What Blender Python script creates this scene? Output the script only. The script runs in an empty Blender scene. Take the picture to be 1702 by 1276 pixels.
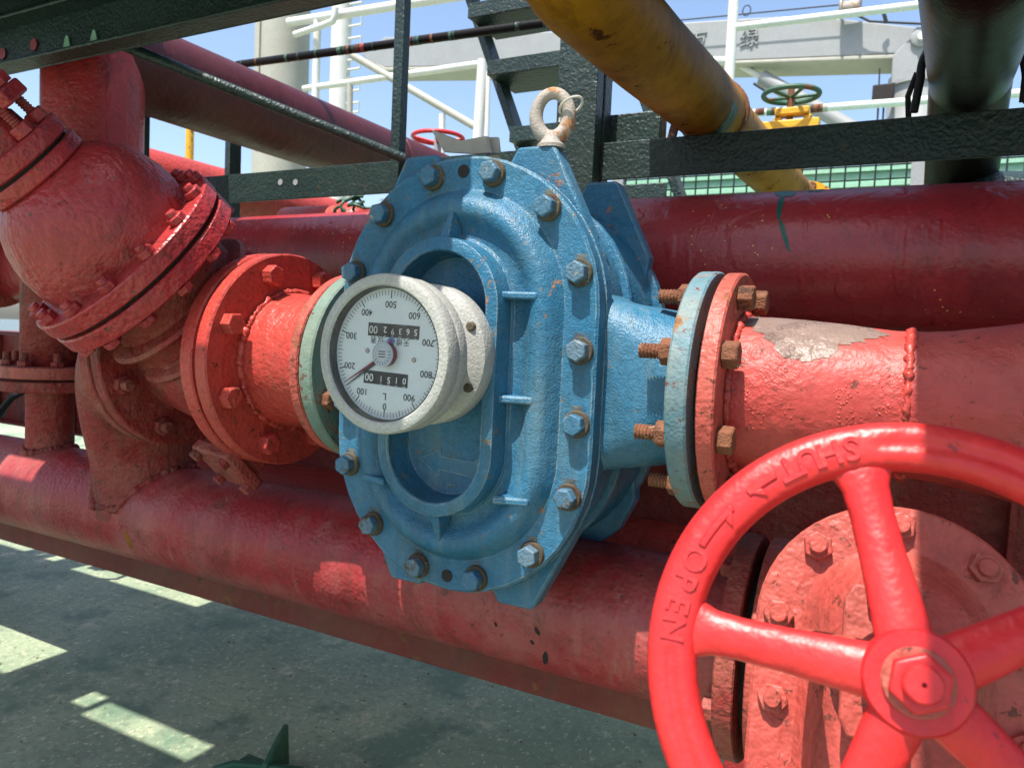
import bpy, bmesh, math, random
from mathutils import Vector, Matrix
random.seed(7)
R_ = math.radians
sc = bpy.context.scene
col = sc.collection

# ------------------------------------------------------------------ camera
CAM = Vector((0, 0, .68)); FPX = 1241.0
yw, pt, rl = R_(27.574), R_(3.536), R_(2.625)
cF = Vector((-math.sin(yw)*math.cos(pt), math.cos(yw)*math.cos(pt), -math.sin(pt)))
r0 = Vector((math.cos(yw), math.sin(yw), 0)); u0 = r0.cross(cF)
cR = math.cos(rl)*r0 + math.sin(rl)*u0
cU = -math.sin(rl)*r0 + math.cos(rl)*u0
cd = bpy.data.cameras.new('camera'); cam = bpy.data.objects.new('camera', cd); col.objects.link(cam)
cd.sensor_width = 36; cd.lens = FPX/1702*36; cd.clip_start = .02; cd.clip_end = 3000
m = Matrix((cR, cU, -cF)).transposed().to_4x4(); m.translation = CAM
cam.matrix_world = m
cd.dof.use_dof = True; cd.dof.focus_distance = 1.12; cd.dof.aperture_fstop = 9
sc.camera = cam

# ------------------------------------------------------------------ light
SUN = Vector((.17, 1, -2.3)).normalized()          # direction the light travels
w = bpy.data.worlds.new('World'); sc.world = w; w.use_nodes = True
nt = w.node_tree; nt.nodes.clear()
sky = nt.nodes.new('ShaderNodeTexSky'); sky.sky_type = 'NISHITA'; sky.sun_disc = False
sky.sun_elevation = math.asin(-SUN.z); sky.sun_rotation = math.atan2(-SUN.x, -SUN.y)
sky.altitude = 0; sky.air_density = 1.0; sky.dust_density = 2.4; sky.ozone_density = 2.0
bg = nt.nodes.new('ShaderNodeBackground'); bg.inputs[1].default_value = .115
wo = nt.nodes.new('ShaderNodeOutputWorld')
nt.links.new(sky.outputs[0], bg.inputs[0]); nt.links.new(bg.outputs[0], wo.inputs[0])
sl = bpy.data.lights.new('sun', 'SUN'); sl.energy = 3.6; sl.angle = R_(.5); sl.color = (1, .95, .87)
so = bpy.data.objects.new('sun', sl); col.objects.link(so)
so.rotation_euler = (-SUN).to_track_quat('Z', 'Y').to_euler(); so.location = (0, -2, 6)
vs = sc.view_settings; vs.view_transform = 'Standard'; vs.look = 'None'; vs.exposure = 1.3; vs.gamma = 1
vs.use_curve_mapping = False
cy = sc.cycles; cy.max_bounces = 5; cy.diffuse_bounces = 3; cy.glossy_bounces = 3; cy.transmission_bounces = 3; cy.transparent_max_bounces = 6

# ------------------------------------------------------------------ materials
class NT:
    def __init__(s, name):
        s.m = bpy.data.materials.new(name); s.m.use_nodes = True
        s.t = s.m.node_tree; s.t.nodes.clear()
        s.out = s.t.nodes.new('ShaderNodeOutputMaterial')
        s.b = s.t.nodes.new('ShaderNodeBsdfPrincipled'); s.lk(s.b.outputs[0], s.out.inputs[0])
        s.tc = s.t.nodes.new('ShaderNodeTexCoord')
        oi = s.t.nodes.new('ShaderNodeObjectInfo')
        ad = s.t.nodes.new('ShaderNodeVectorMath'); ad.operation = 'MULTIPLY_ADD'
        s.lk(oi.outputs['Random'], ad.inputs[0]); ad.inputs[1].default_value = (13, 7, 5)
        s.lk(s.tc.outputs['Object'], ad.inputs[2]); s.vec = ad.outputs[0]
        s.rnd = oi.outputs['Random']
    def lk(s, a, b): s.t.links.new(a, b)
    def noise(s, scale, detail=4, rough=.55, stretch=None, dist=0):
        n = s.t.nodes.new('ShaderNodeTexNoise'); n.inputs['Scale'].default_value = scale
        n.inputs['Detail'].default_value = detail; n.inputs['Roughness'].default_value = rough
        n.inputs['Distortion'].default_value = dist
        v = s.vec
        if stretch:
            mp = s.t.nodes.new('ShaderNodeMapping'); mp.inputs['Scale'].default_value = stretch
            s.lk(v, mp.inputs[0]); v = mp.outputs[0]
        s.lk(v, n.inputs['Vector']); return n.outputs[0]
    def ramp(s, v, p0, p1, c0=(0, 0, 0, 1), c1=(1, 1, 1, 1)):
        r = s.t.nodes.new('ShaderNodeValToRGB'); e = r.color_ramp.elements
        e[0].position = p0; e[1].position = p1; e[0].color = c0; e[1].color = c1
        s.lk(v, r.inputs[0]); return r.outputs[0]
    def mix(s, f, a, b, mode='MIX'):
        n = s.t.nodes.new('ShaderNodeMix'); n.data_type = 'RGBA'; n.blend_type = mode
        for sock, v in ((n.inputs[0], f), (n.inputs[6], a), (n.inputs[7], b)):
            if isinstance(v, (int, float)): sock.default_value = v
            elif isinstance(v, tuple): sock.default_value = v if len(v) == 4 else (*v, 1)
            else: s.lk(v, sock)
        return n.outputs[2]
    def math(s, op, a, b=None):
        n = s.t.nodes.new('ShaderNodeMath'); n.operation = op
        for i, v in enumerate((a, b)):
            if v is None: continue
            if isinstance(v, (int, float)): n.inputs[i].default_value = v
            else: s.lk(v, n.inputs[i])
        return n.outputs[0]
    def bump(s, h, strength, dist, prev=None):
        n = s.t.nodes.new('ShaderNodeBump'); n.inputs['Strength'].default_value = strength
        n.inputs['Distance'].default_value = dist; s.lk(h, n.inputs['Height'])
        if prev is not None: s.lk(prev, n.inputs['Normal'])
        return n.outputs[0]
    def edge(s, radius, lo=.004, hi=.06):
        bv = s.t.nodes.new('ShaderNodeBevel'); bv.samples = 2; bv.inputs[0].default_value = radius
        g = s.t.nodes.new('ShaderNodeNewGeometry')
        d = s.t.nodes.new('ShaderNodeVectorMath'); d.operation = 'DOT_PRODUCT'
        s.lk(bv.outputs[0], d.inputs[0]); s.lk(g.outputs['Normal'], d.inputs[1])
        return s.ramp(s.math('SUBTRACT', 1.0, d.outputs['Value']), lo, hi)

def paint(name, base, alt=None, rust=.0, rust_col=(.12, .045, .02), dust=0, dust_col=(.3, .22, .16), rough=.42,
          peel=.25, peel_scale=220, wave=.0, wave_scale=18, spots=0, spot_col=(.7, .45, .08), edge=0, edge_col=(.5, .55, .5),
          streak=0, coat=0, erad=.003, dust_scale=5, vary=.25, spec=.35, vscale=60, pdist=.0012, grime=0, grime_col=(.06, .035, .025), chips=0, chip_col=(.13, .032, .02), drip=0, lump=0, wdist=.004):
    s = NT(name)
    alt = alt or tuple(c*.6 for c in base)
    big = s.noise(4, 3, .6)
    c = s.mix(s.ramp(big, .36, .68), base, alt)
    fine = s.noise(vscale, 2, .6)
    c = s.mix(vary, c, s.mix(s.ramp(fine, .3, .75), tuple(x*.6 for x in base), tuple(min(1, x*1.3+.01) for x in base)))
    rv = rough
    if dust:
        dn = s.math('MULTIPLY', s.ramp(s.noise(dust_scale, 5, .68), .42, .74), dust)
        c = s.mix(dn, c, dust_col)
    if streak:
        st = s.math('MULTIPLY', s.ramp(s.noise(9, 3, .65, (3, 3, .25)), .55, .78), streak)
        c = s.mix(st, c, dust_col)
    if grime:
        gn = s.math('MULTIPLY', s.ramp(s.noise(9, 6, .74, (1, 1, .5), .6), .50, .66), grime)
        c = s.mix(gn, c, grime_col)
    if chips:
        cn = s.ramp(s.noise(48, 4, .75, None, .6), .70-chips*.2, .715-chips*.2)
        c = s.mix(cn, c, chip_col)
    if edge:
        ew = s.math('MULTIPLY', s.edge(erad), s.ramp(s.noise(22, 3, .7), .38, .62))
        c = s.mix(s.math('MULTIPLY', ew, edge), c, edge_col)
    if rust:
        rn = s.ramp(s.noise(13, 6, .72, None, .3), .66-rust*.3, .70-rust*.3)
        rc = s.mix(s.ramp(s.noise(70, 3), .35, .7), rust_col, tuple(min(1, x*2.2) for x in rust_col))
        c = s.mix(rn, c, rc)
        rr = s.t.nodes.new('ShaderNodeMix'); rr.data_type = 'FLOAT'; rr.inputs[2].default_value = rough; rr.inputs[3].default_value = .85
        s.lk(rn, rr.inputs[0]); rv = rr.outputs[0]
    if spots:
        v = s.t.nodes.new('ShaderNodeTexVoronoi'); v.inputs['Scale'].default_value = 62; s.lk(s.vec, v.inputs['Vector'])
        v.inputs['Randomness'].default_value = 1
        sel = s.math('GREATER_THAN', s.noise(6, 2), .60)
        sp = s.math('MULTIPLY', s.math('LESS_THAN', v.outputs['Distance'], spots), sel)
        c = s.mix(sp, c, spot_col)
    s.lk(c, s.b.inputs['Base Color'])
    if isinstance(rv, float): s.b.inputs['Roughness'].default_value = rv
    else: s.lk(rv, s.b.inputs['Roughness'])
    nrm = None
    if wave: nrm = s.bump(s.noise(wave_scale, 2, .6), wave, wdist, nrm)
    if peel: nrm = s.bump(s.noise(peel_scale, 1, .6), peel, pdist, nrm)
    if drip:
        nrm = s.bump(s.ramp(s.noise(30, 1, .5, (1, 1, .16)), .56, .66), drip, .0016, nrm)
    if lump:
        lm = s.math('MULTIPLY', s.ramp(s.noise(85, 3, .7), .40, .62), s.ramp(s.noise(11, 3, .6), .50, .60))
        nrm = s.bump(lm, lump, .0045, nrm)
    if nrm is not None: s.lk(nrm, s.b.inputs['Normal'])
    s.b.inputs['Specular IOR Level'].default_value = spec
    s.b.inputs['Coat Weight'].default_value = coat; s.b.inputs['Coat Roughness'].default_value = .25
    return s.m

M = {}
RED = (.39, .026, .023)
M['red'] = paint('red_oxide_paint', (.39, .024, .027), (.28, .018, .021), dust=.26, dust_col=(.36, .135, .12), rough=.38, peel=.9, peel_scale=120, pdist=.0022, wave=.8, wave_scale=42, wdist=.005, grime=.6, grime_col=(.12, .016, .014), chips=.34, drip=.9, spec=.4, vary=.35, vscale=110)
M['red_pipe'] = paint('red_pipe_paint', (.33, .025, .028), (.24, .019, .022), dust=.6, dust_col=(.36, .165, .14), rough=.42, peel=.8, peel_scale=120, pdist=.0018, wave=.5, wave_scale=30, streak=.4, grime=.6, grime_col=(.11, .024, .018), chips=.32, drip=.5, spec=.35, vary=.35, vscale=110)
M['red_dusty'] = paint('dusty_red_paint', (.27, .025, .021), (.20, .024, .02), dust=.75, dust_col=(.30, .13, .09), rough=.58, peel=1.0, peel_scale=120, pdist=.0026, wave=.9, wave_scale=55, wdist=.005, dust_scale=9, grime=.7, grime_col=(.07, .025, .018), chips=.42, drip=.6, spec=.3, vary=.4, vscale=110)
M['maroon'] = paint('maroon_pipe_paint', (.34, .018, .024), (.25, .014, .019), dust=.15, dust_col=(.34, .13, .12), rough=.38, peel=.7, peel_scale=130, pdist=.0013, wave=.45, wave_scale=26, coat=.15, spots=.10, spec=.45, grime=.5, grime_col=(.12, .014, .016), drip=.9, vary=.35, vscale=110)
M['red_flange'] = paint('chipped_red_flange_paint', (.42, .072, .053), (.34, .058, .043), rust=.30, rust_col=(.15, .045, .025), dust=.35, dust_col=(.36, .20, .14), rough=.5, peel=.9, peel_scale=140, pdist=.002, wave=.8, wave_scale=50, grime=.45, grime_col=(.13, .035, .025), chips=.42, vary=.35)
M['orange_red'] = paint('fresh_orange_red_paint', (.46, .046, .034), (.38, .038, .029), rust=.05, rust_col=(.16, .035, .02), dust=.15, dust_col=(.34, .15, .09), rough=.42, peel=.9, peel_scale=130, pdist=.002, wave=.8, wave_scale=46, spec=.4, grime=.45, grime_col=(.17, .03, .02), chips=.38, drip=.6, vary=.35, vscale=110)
M['wheel'] = paint('bright_red_enamel', (.60, .018, .020), (.52, .014, .017), dust=.14, dust_col=(.42, .12, .09), rough=.4, peel=.5, peel_scale=160, pdist=.0012, wave=.3, wave_scale=45, vary=.2, chips=.22, chip_col=(.26, .02, .02), grime=.3, grime_col=(.30, .014, .014), spec=.4)
M['blue'] = paint('blue_hammered_paint', (.018, .130, .240), (.015, .103, .19), rust=.06, rust_col=(.17, .075, .035), dust=.25, dust_col=(.17, .22, .20), rough=.42, peel=.8, peel_scale=380, pdist=.0014, wave=.45, wave_scale=70, edge=.9, edge_col=(.38, .43, .37), streak=.4, vary=.4, vscale=170, grime=.45, grime_col=(.03, .06, .065), chips=.27, chip_col=(.16, .12, .08))
M['blue_bolt'] = paint('blue_bolt_paint', (.035, .13, .22), (.03, .105, .18), rust=.36, rust_col=(.045, .035, .025), dust=.35, dust_col=(.28, .25, .18), rough=.5, peel=.8, pdist=.002, vary=.4, vscale=150, chips=.42, chip_col=(.26, .22, .15))
M['washer'] = paint('grimy_washer', (.045, .045, .036), (.09, .06, .03), rust=.4, rust_col=(.05, .03, .018), dust=.4, dust_col=(.20, .16, .09), rough=.75, peel=.8, chips=.4, chip_col=(.25, .22, .15))
M['teal'] = paint('faded_teal_paint', (.095, .19, .18), (.16, .21, .16), rust=.24, rust_col=(.15, .07, .03), dust=.5, dust_col=(.30, .27, .16), rough=.58, peel=.7, wave=.5, wave_scale=50, grime=.3, chips=.4)
M['blueflange'] = paint('worn_blue_flange_paint', (.065, .17, .235), (.11, .19, .19), rust=.27, rust_col=(.16, .075, .03), dust=.55, dust_col=(.30, .25, .15), rough=.58, peel=.8, wave=.6, wave_scale=50, grime=.35, chips=.45)
M['rust'] = paint('rusty_steel', (.17, .055, .024), (.10, .04, .022), rust=.3, rust_col=(.055, .025, .015), dust=.3, dust_col=(.30, .17, .09), rough=.8, peel=1.0, peel_scale=300, pdist=.002, vary=.5, chips=.4, chip_col=(.30, .2, .13))
M['shaded_maroon'] = paint('shaded_maroon_paint', (.075, .008, .009), (.055, .006, .008), dust=.15, dust_col=(.12, .05, .045), rough=.45, peel=.6, peel_scale=130, wave=.5, wave_scale=24, grime=.4, grime_col=(.03, .005, .005), drip=.4)  # maroon darkened so the colour carries the shade on the branch pipe
M['rail'] = paint('rusty_rail_paint', (.17, .026, .018), (.13, .03, .018), rust=.3, rust_col=(.10, .04, .018), dust=.4, dust_col=(.2, .12, .07), rough=.65, peel=.7, wave=.5, wave_scale=40, grime=.4)
M['faded'] = paint('sun_faded_red_paint', (.40, .060, .045), (.32, .042, .033), dust=.38, dust_col=(.40, .17, .125), rough=.5, peel=.9, peel_scale=130, pdist=.002, wave=.8, wave_scale=48, grime=.5, grime_col=(.15, .03, .022), chips=.38, drip=.5, vary=.4, vscale=110)
M['barrel'] = paint('blistered_red_paint', (.43, .050, .042), (.35, .041, .036), rust=.05, rust_col=(.16, .035, .02), dust=.25, dust_col=(.36, .17, .12), rough=.46, peel=.5, wave=.6, wave_scale=40, spec=.35, grime=.25, grime_col=(.14, .04, .03), chips=.3, drip=.2, lump=.3)
M['red_bolt'] = paint('painted_red_bolt', (.32, .05, .04), (.26, .045, .035), rust=.25, rust_col=(.11, .045, .03), dust=.4, dust_col=(.3, .17, .12), rough=.5, peel=.5)
M['gasket'] = paint('dark_gasket', (.02, .016, .014), (.012, .01, .01), rough=.8, peel=.3)
M['green'] = paint('dark_green_paint', (.012, .031, .027), (.008, .021, .019), dust=.2, dust_col=(.05, .065, .05), rough=.42, peel=1.0, peel_scale=110, pdist=.0028, wave=.7, wave_scale=38, spec=.4, grime=.4, grime_col=(.006, .012, .010), chips=.25, chip_col=(.06, .04, .02))
M['mid_green'] = paint('green_steel_paint', (.02, .09, .05), (.018, .07, .045), rust=.2, dust=.4, dust_col=(.2, .25, .16), rough=.5, peel=.6, wave=.6, wave_scale=50)  # brighter, dustier green than the dark green paint
M['palegreen'] = paint('pale_green_paint', (.26, .50, .35), (.23, .44, .32), rough=.55, peel=.2, dust=.3, dust_col=(.34, .42, .30))
M['white'] = paint('white_paint', (.62, .62, .58), (.55, .55, .51), rough=.45, peel=.1, dust=.1, dust_col=(.42, .36, .26))
M['cream'] = paint('cream_paint', (.36, .355, .30), (.31, .305, .26), rough=.55, peel=.2, dust=.3, dust_col=(.30, .27, .19), streak=.3)
M['crane'] = paint('crane_grey_paint', (.28, .29, .295), (.25, .26, .265), rough=.5, peel=.1, dust=.2, dust_col=(.25, .24, .2), streak=.2)
M['yellow'] = paint('stained_yellow_paint', (.36, .165, .007), (.16, .065, .005), rust=.22, rust_col=(.05, .018, .006), dust=.14, dust_col=(.27, .16, .06), rough=.5, peel=.3, wave=.35, wave_scale=22, streak=.15, dust_scale=7, spec=.08, grime=.5, grime_col=(.06, .024, .006))
M['bright_yellow'] = paint('bright_yellow_paint', (.68, .36, .02), (.55, .26, .02), rust=.3, rough=.45, peel=.3)
M['black_pipe'] = paint('black_pipe_paint', (.0035, .003, .003), (.010, .006, .0035), dust=.1, dust_col=(.05, .028, .01), rough=.36, peel=.5, peel_scale=120, wave=.3, wave_scale=24, spec=.16)
M['rubber'] = paint('black_rubber', (.012, .012, .013), rough=.6, peel=.3)
M['cast'] = paint('cast_aluminium', (.36, .365, .345), (.29, .295, .285), dust=.4, dust_col=(.38, .355, .29), rough=.5, peel=.8, peel_scale=330, pdist=.0012, wave=.2, wave_scale=90, vary=.45, vscale=260, grime=.25, grime_col=(.14, .13, .11))
M['galv'] = paint('weathered_galvanised_steel', (.36, .34, .32), (.28, .25, .22), rust=.42, rust_col=(.2, .09, .035), dust=.4, dust_col=(.34, .22, .12), rough=.6, peel=.8, peel_scale=280)
M['sheet'] = paint('grey_sheet_metal', (.34, .32, .28), (.26, .25, .23), dust=.4, dust_col=(.4, .33, .22), rough=.5, peel=.2)
M['dial'] = paint('white_dial_print', (.56, .60, .62), (.54, .58, .60), rough=.4, peel=0, vary=.02)
M['ink'] = paint('black_ink', (.012, .013, .018), rough=.5, peel=0, vary=0)
M['digit'] = paint('white_digit_print', (.75, .75, .72), rough=.5, peel=0, vary=0)
M['counter'] = paint('black_counter_drum', (.015, .015, .015), rough=.35, peel=0, vary=0)
M['needle_red'] = paint('dark_red_needle', (.22, .012, .016), rough=.4, peel=0, vary=0)
M['needle_shadow'] = paint('dark_needle_shadow', (.02, .015, .03), rough=.4, peel=0, vary=0)  # dark tone standing in for the red pointer's shadow
M['knob'] = paint('silver_knob', (.62, .64, .66), rough=.35, peel=0, vary=.03)
M['logo_blue'] = paint('blue_print', (.03, .22, .48), rough=.5, peel=0, vary=0)
M['logo_red'] = paint('red_print', (.5, .02, .03), rough=.5, peel=0, vary=0)
M['tie'] = paint('white_plastic_tie', (.66, .62, .55), rough=.4, peel=0)
M['mark_green'] = paint('green_marker_paint', (.012, .11, .07), (.01, .08, .06), rough=.4, peel=.4)
M['bare'] = paint('bare_primer_patch', (.20, .135, .115), (.15, .10, .085), rust=.12, dust=.4, dust_col=(.27, .20, .155), rough=.42, peel=.9, peel_scale=150, wave=.9, wave_scale=60, spec=.3, lump=.8)

def glass_mat():
    s = NT('dusty_gauge_glass')
    tr = s.t.nodes.new('ShaderNodeBsdfTransparent'); gl = s.t.nodes.new('ShaderNodeBsdfGlossy'); gl.inputs['Roughness'].default_value = .04
    df = s.t.nodes.new('ShaderNodeBsdfDiffuse'); df.inputs[0].default_value = (.7, .7, .68, 1)
    fr = s.t.nodes.new('ShaderNodeFresnel'); fr.inputs[0].default_value = 1.22
    m1 = s.t.nodes.new('ShaderNodeMixShader'); m2 = s.t.nodes.new('ShaderNodeMixShader')
    s.lk(fr.outputs[0], m1.inputs[0]); s.lk(tr.outputs[0], m1.inputs[1]); s.lk(gl.outputs[0], m1.inputs[2])
    s.lk(s.math('MULTIPLY', s.ramp(s.noise(25, 6, .65), .4, .8), .05), m2.inputs[0])
    s.lk(m1.outputs[0], m2.inputs[1]); s.lk(df.outputs[0], m2.inputs[2]); s.lk(m2.outputs[0], s.out.inputs[0])
    return s.m
M['glass'] = glass_mat()

def deck_mat():
    s = NT('worn_grey_green_deck')
    a = s.ramp(s.noise(2.2, 6, .62), .35, .7)
    c = s.mix(a, (.20, .27, .175), (.34, .385, .25))
    c = s.mix(s.math('MULTIPLY', s.ramp(s.noise(6, 8, .7), .52, .72), .6), c, (.13, .19, .135))
    c = s.mix(s.ramp(s.noise(34, 8, .75, (1, 1.6, 1)), .52, .66), c, (.17, .18, .125))
    c = s.mix(s.math('MULTIPLY', s.ramp(s.noise(46, 6, .7, (1.6, 1, 1)), .57, .66), .85), c, (.72, .70, .48))
    c = s.mix(s.math('MULTIPLY', s.ramp(s.noise(9, 9, .75), .58, .66), .6), c, (.62, .54, .38))
    c = s.mix(s.math('MULTIPLY', s.ramp(s.noise(3.2, 5, .7), .52, .62), .65), c, (.06, .135, .09))
    s.lk(c, s.b.inputs['Base Color']); s.b.inputs['Roughness'].default_value = .62
    n = s.bump(s.noise(30, 8, .7), .5, .004); n = s.bump(s.noise(190, 4, .7), .5, .0015, n)
    s.lk(n, s.b.inputs['Normal']); return s.m
M['deck'] = deck_mat()
def sea_mat():
    s = NT('sea_water'); s.b.inputs['Base Color'].default_value = (.03, .07, .09, 1); s.b.inputs['Roughness'].default_value = .15
    s.lk(s.bump(s.noise(.6, 6, .6), .6, .3), s.b.inputs['Normal']); return s.m
M['sea'] = sea_mat()

# ------------------------------------------------------------------ mesh helpers
def V(*a): return Vector(a)
def basis(ax, up=None):
    z = Vector(ax).normalized(); up = Vector(up) if up is not None else (V(0, 0, 1) if abs(z.z) < .95 else V(0, 1, 0))
    x = up.cross(z).normalized(); y = z.cross(x); return x, y, z
class MB:
    def __init__(s): s.v = []; s.f = []
    def add(s, vs, fs):
        o = len(s.v); s.v += [Vector(p) for p in vs]; s.f += [[i+o for i in f] for f in fs]; return s
    def box(s, lo, hi):
        a, b, c = lo; d, e, f = hi
        return s.add([(a,b,c),(d,b,c),(d,e,c),(a,e,c),(a,b,f),(d,b,f),(d,e,f),(a,e,f)],
                     [(3,2,1,0),(4,5,6,7),(0,1,5,4),(1,2,6,5),(2,3,7,6),(3,0,4,7)])
    def obox(s, c, x, y, z, sx, sy, sz):
        c = Vector(c); vs = [c + x*(i*sx/2) + y*(j*sy/2) + z*(k*sz/2) for k in (-1, 1) for i, j in ((-1,-1),(1,-1),(1,1),(-1,1))]
        return s.add(vs, [(3,2,1,0),(4,5,6,7),(0,1,5,4),(1,2,6,5),(2,3,7,6),(3,0,4,7)])
    def bar(s, p, q, sx, sy, up=None):
        p = Vector(p); q = Vector(q); x, y, z = basis(q-p, up); return s.obox((p+q)/2, x, y, z, sx, sy, (q-p).length)
    def rings(s, rings, closed=True, cap0=True, cap1=True):
        n = len(rings[0]); o = len(s.v)
        for r in rings: s.v += [Vector(p) for p in r]
        for i in range(len(rings)-1):
            for j in range(n):
                k = (j+1) % n
                s.f.append([o+i*n+j, o+i*n+k, o+(i+1)*n+k, o+(i+1)*n+j])
        if cap0: s.f.append([o+j for j in range(n)][::-1])
        if cap1: s.f.append([o+(len(rings)-1)*n+j for j in range(n)])
        return s
    def lathe(s, org, ax, prof, n=64, cap0=True, cap1=True, up=None, ph=0):
        x, y, z = basis(ax, up); org = Vector(org); rs = []
        for r, h in prof:
            rs.append([org + z*h + (x*math.cos(2*math.pi*j/n+ph) + y*math.sin(2*math.pi*j/n+ph))*max(r, 1e-5) for j in range(n)])
        return s.rings(rs, True, cap0, cap1)
    def cyl(s, p, q, r, n=32, r2=None):
        p = Vector(p); q = Vector(q); return s.lathe(p, q-p, [(r, 0), (r if r2 is None else r2, (q-p).length)], n)
    def tube(s, pts, r, n=16, cap=True, close=False):
        pts = [Vector(p) for p in pts]; N = len(pts); rs = []; px = None
        for i, p in enumerate(pts):
            a = pts[i-1] if (i > 0 or close) else p; b = pts[(i+1) % N] if (i < N-1 or close) else p
            t = (b-a).normalized()
            if px is None: x, y, _ = basis(t)
            else: x = (px - t*px.dot(t)).normalized(); y = t.cross(x)
            px = x; rr = r[i] if isinstance(r, (list, tuple)) else r
            rs.append([p + (x*math.cos(2*math.pi*j/n) + y*math.sin(2*math.pi*j/n))*rr for j in range(n)])
        if close: rs.append(rs[0])
        return s.rings(rs, True, cap and not close, cap and not close)
    def prism(s, poly, org, x, y, z, d):
        org = Vector(org); a = [org + x*u + y*v for u, v in poly]; b = [p + z*d for p in a]
        return s.rings([a, b])
    def hexa(s, org, ax, r, h, up=None, ph=0, ch=.12):
        x, y, z = basis(ax, up); org = Vector(org); P = lambda rr, hh, n=6: [org + z*hh + (x*math.cos(math.pi*j/3+ph) + y*math.sin(math.pi*j/3+ph))*rr for j in range(6)]
        s.rings([P(r, 0), P(r, h*(1-ch)), P(r*.9, h)]); return s
    def xf(s, mat): s.v = [mat @ p for p in s.v]; return s
    def mesh(s, name, mat, smooth=35):
        me = bpy.data.meshes.new(name); me.from_pydata([tuple(p) for p in s.v], [], s.f); me.validate()
        bm = bmesh.new(); bm.from_mesh(me); bmesh.ops.remove_doubles(bm, verts=bm.verts, dist=1e-6)
        bmesh.ops.recalc_face_normals(bm, faces=bm.faces); bm.to_mesh(me); bm.free()
        me.materials.append(mat if not isinstance(mat, str) else M[mat])
        if smooth:
            me.polygons.foreach_set('use_smooth', [True]*len(me.polygons)); me.set_sharp_from_angle(angle=R_(smooth))
        return me
    def build(s, name, mat, parent=None, bevel=0, smooth=35, seg=2):
        return link(name, s.mesh(name, mat, smooth), parent, bevel, seg)
def link(name, me, parent=None, bevel=0, seg=2, mw=None):
    o = bpy.data.objects.new(name, me); col.objects.link(o)
    if mw is not None: o.matrix_world = mw
    if parent is not None: adopt(o, parent)
    if bevel:
        b = o.modifiers.new('bevel', 'BEVEL'); b.width = bevel; b.segments = seg; b.limit_method = 'ANGLE'; b.angle_limit = R_(38)
        b.harden_normals = False
    return o
def world(o):
    mt = o.matrix_basis.copy() if o.parent is None else world(o.parent) @ o.matrix_parent_inverse @ o.matrix_basis
    return mt
def adopt(o, parent):
    o.parent = parent; o.matrix_parent_inverse = world(parent).inverted()
def tag(o, label=None, cat=None, group=None, kind=None):
    for k, v in (('label', label), ('category', cat), ('group', group), ('kind', kind)):
        if v: o[k] = v
    return o
def thing(name, loc, label, cat, group=None):
    if loc[2] == 0: loc = (loc[0], loc[1], -.32)
    o = bpy.data.objects.new(name, None); col.objects.link(o); o.location = loc; o.empty_display_size = .05
    return tag(o, label, cat, group)
def place(org, ax, up=None, spin=0):
    x, y, z = basis(ax, up); mt = Matrix((x, y, z)).transposed().to_4x4(); mt.translation = Vector(org)
    return mt @ Matrix.Rotation(spin, 4, 'Z')
def spot(px, py, axis, val):               # a point of the place that the photograph shows at px,py on the plane axis = val
    d = cF + cR*((px-851)/FPX) - cU*((py-638)/FPX); i = 'xyz'.index(axis)
    return CAM + d*((val-CAM[i])/d[i])
_tm = {}
def text_mesh(txt, size, ext=0.0, mat='ink', bold=0.0):
    key = (txt, size, ext, mat, bold)
    if key in _tm: return _tm[key]
    cu = bpy.data.curves.new('lettering', 'FONT'); cu.body = txt; cu.size = size; cu.extrude = ext; cu.offset = bold
    cu.align_x = 'CENTER'; cu.align_y = 'CENTER'; cu.resolution_u = 3
    ob = bpy.data.objects.new('lettering', cu); col.objects.link(ob); bpy.context.view_layer.update()
    me = bpy.data.meshes.new_from_object(ob.evaluated_get(bpy.context.evaluated_depsgraph_get()))
    bpy.data.objects.remove(ob); bpy.data.curves.remove(cu)
    me.materials.clear(); me.materials.append(M[mat]); _tm[key] = me; return me

# shared bolt meshes, local z = outward
def bolt_mesh(r, h, mat, washer=True):
    return MB().hexa((0, 0, 0), (0, 0, 1), r, h, ph=0).mesh('bolt', mat, 30)
def washer_mesh(r, h, mat):
    return MB().lathe((0, 0, 0), (0, 0, 1), [(r, 0), (r, h*.7), (r*.93, h)], 24).mesh('washer', mat)
def thread_prof(r, l, p=.0048):
    pr = []; h = 0
    while h < l: pr += [(r*.80, h), (r, h+p*.35), (r, h+p*.6)]; h += p
    return pr + [(r*.8, l)]
def stud_mesh(r, l, mat): return MB().lathe((0, 0, 0), (0, 0, 1), thread_prof(r, l), 14).mesh('stud', mat, 60)
def nut_mesh(r, h, mat):
    return MB().hexa((0, 0, 0), (0, 0, 1), r, h).mesh('nut', mat, 30)
def put_bolt(parent, org, ax, bm, wm=None, wh=.004, spin=None, name='bolt', up=None, tilt=0):
    sp = random.uniform(0, 1.05) if spin is None else spin
    z = Vector(ax).normalized()
    if wm:
        wo_ = link('washer', wm, None, mw=place(org, ax, up))
    b = link(name, bm, parent, .0012, 2, mw=place(Vector(org) + z*(wh if wm else 0), ax, up, sp))
    if wm: adopt(wo_, b)
    return b
def put_stud(parent, org, ax, sm, nm, nr_off=0, nut_h=.012):
    st = link('stud', sm, parent, mw=place(org, ax)); nu = link('nut', nm, None, .0012, 2, mw=place(Vector(org)+Vector(ax).normalized()*nr_off, ax, None, random.uniform(0, 1.05)))
    adopt(nu, st); return st
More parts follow.
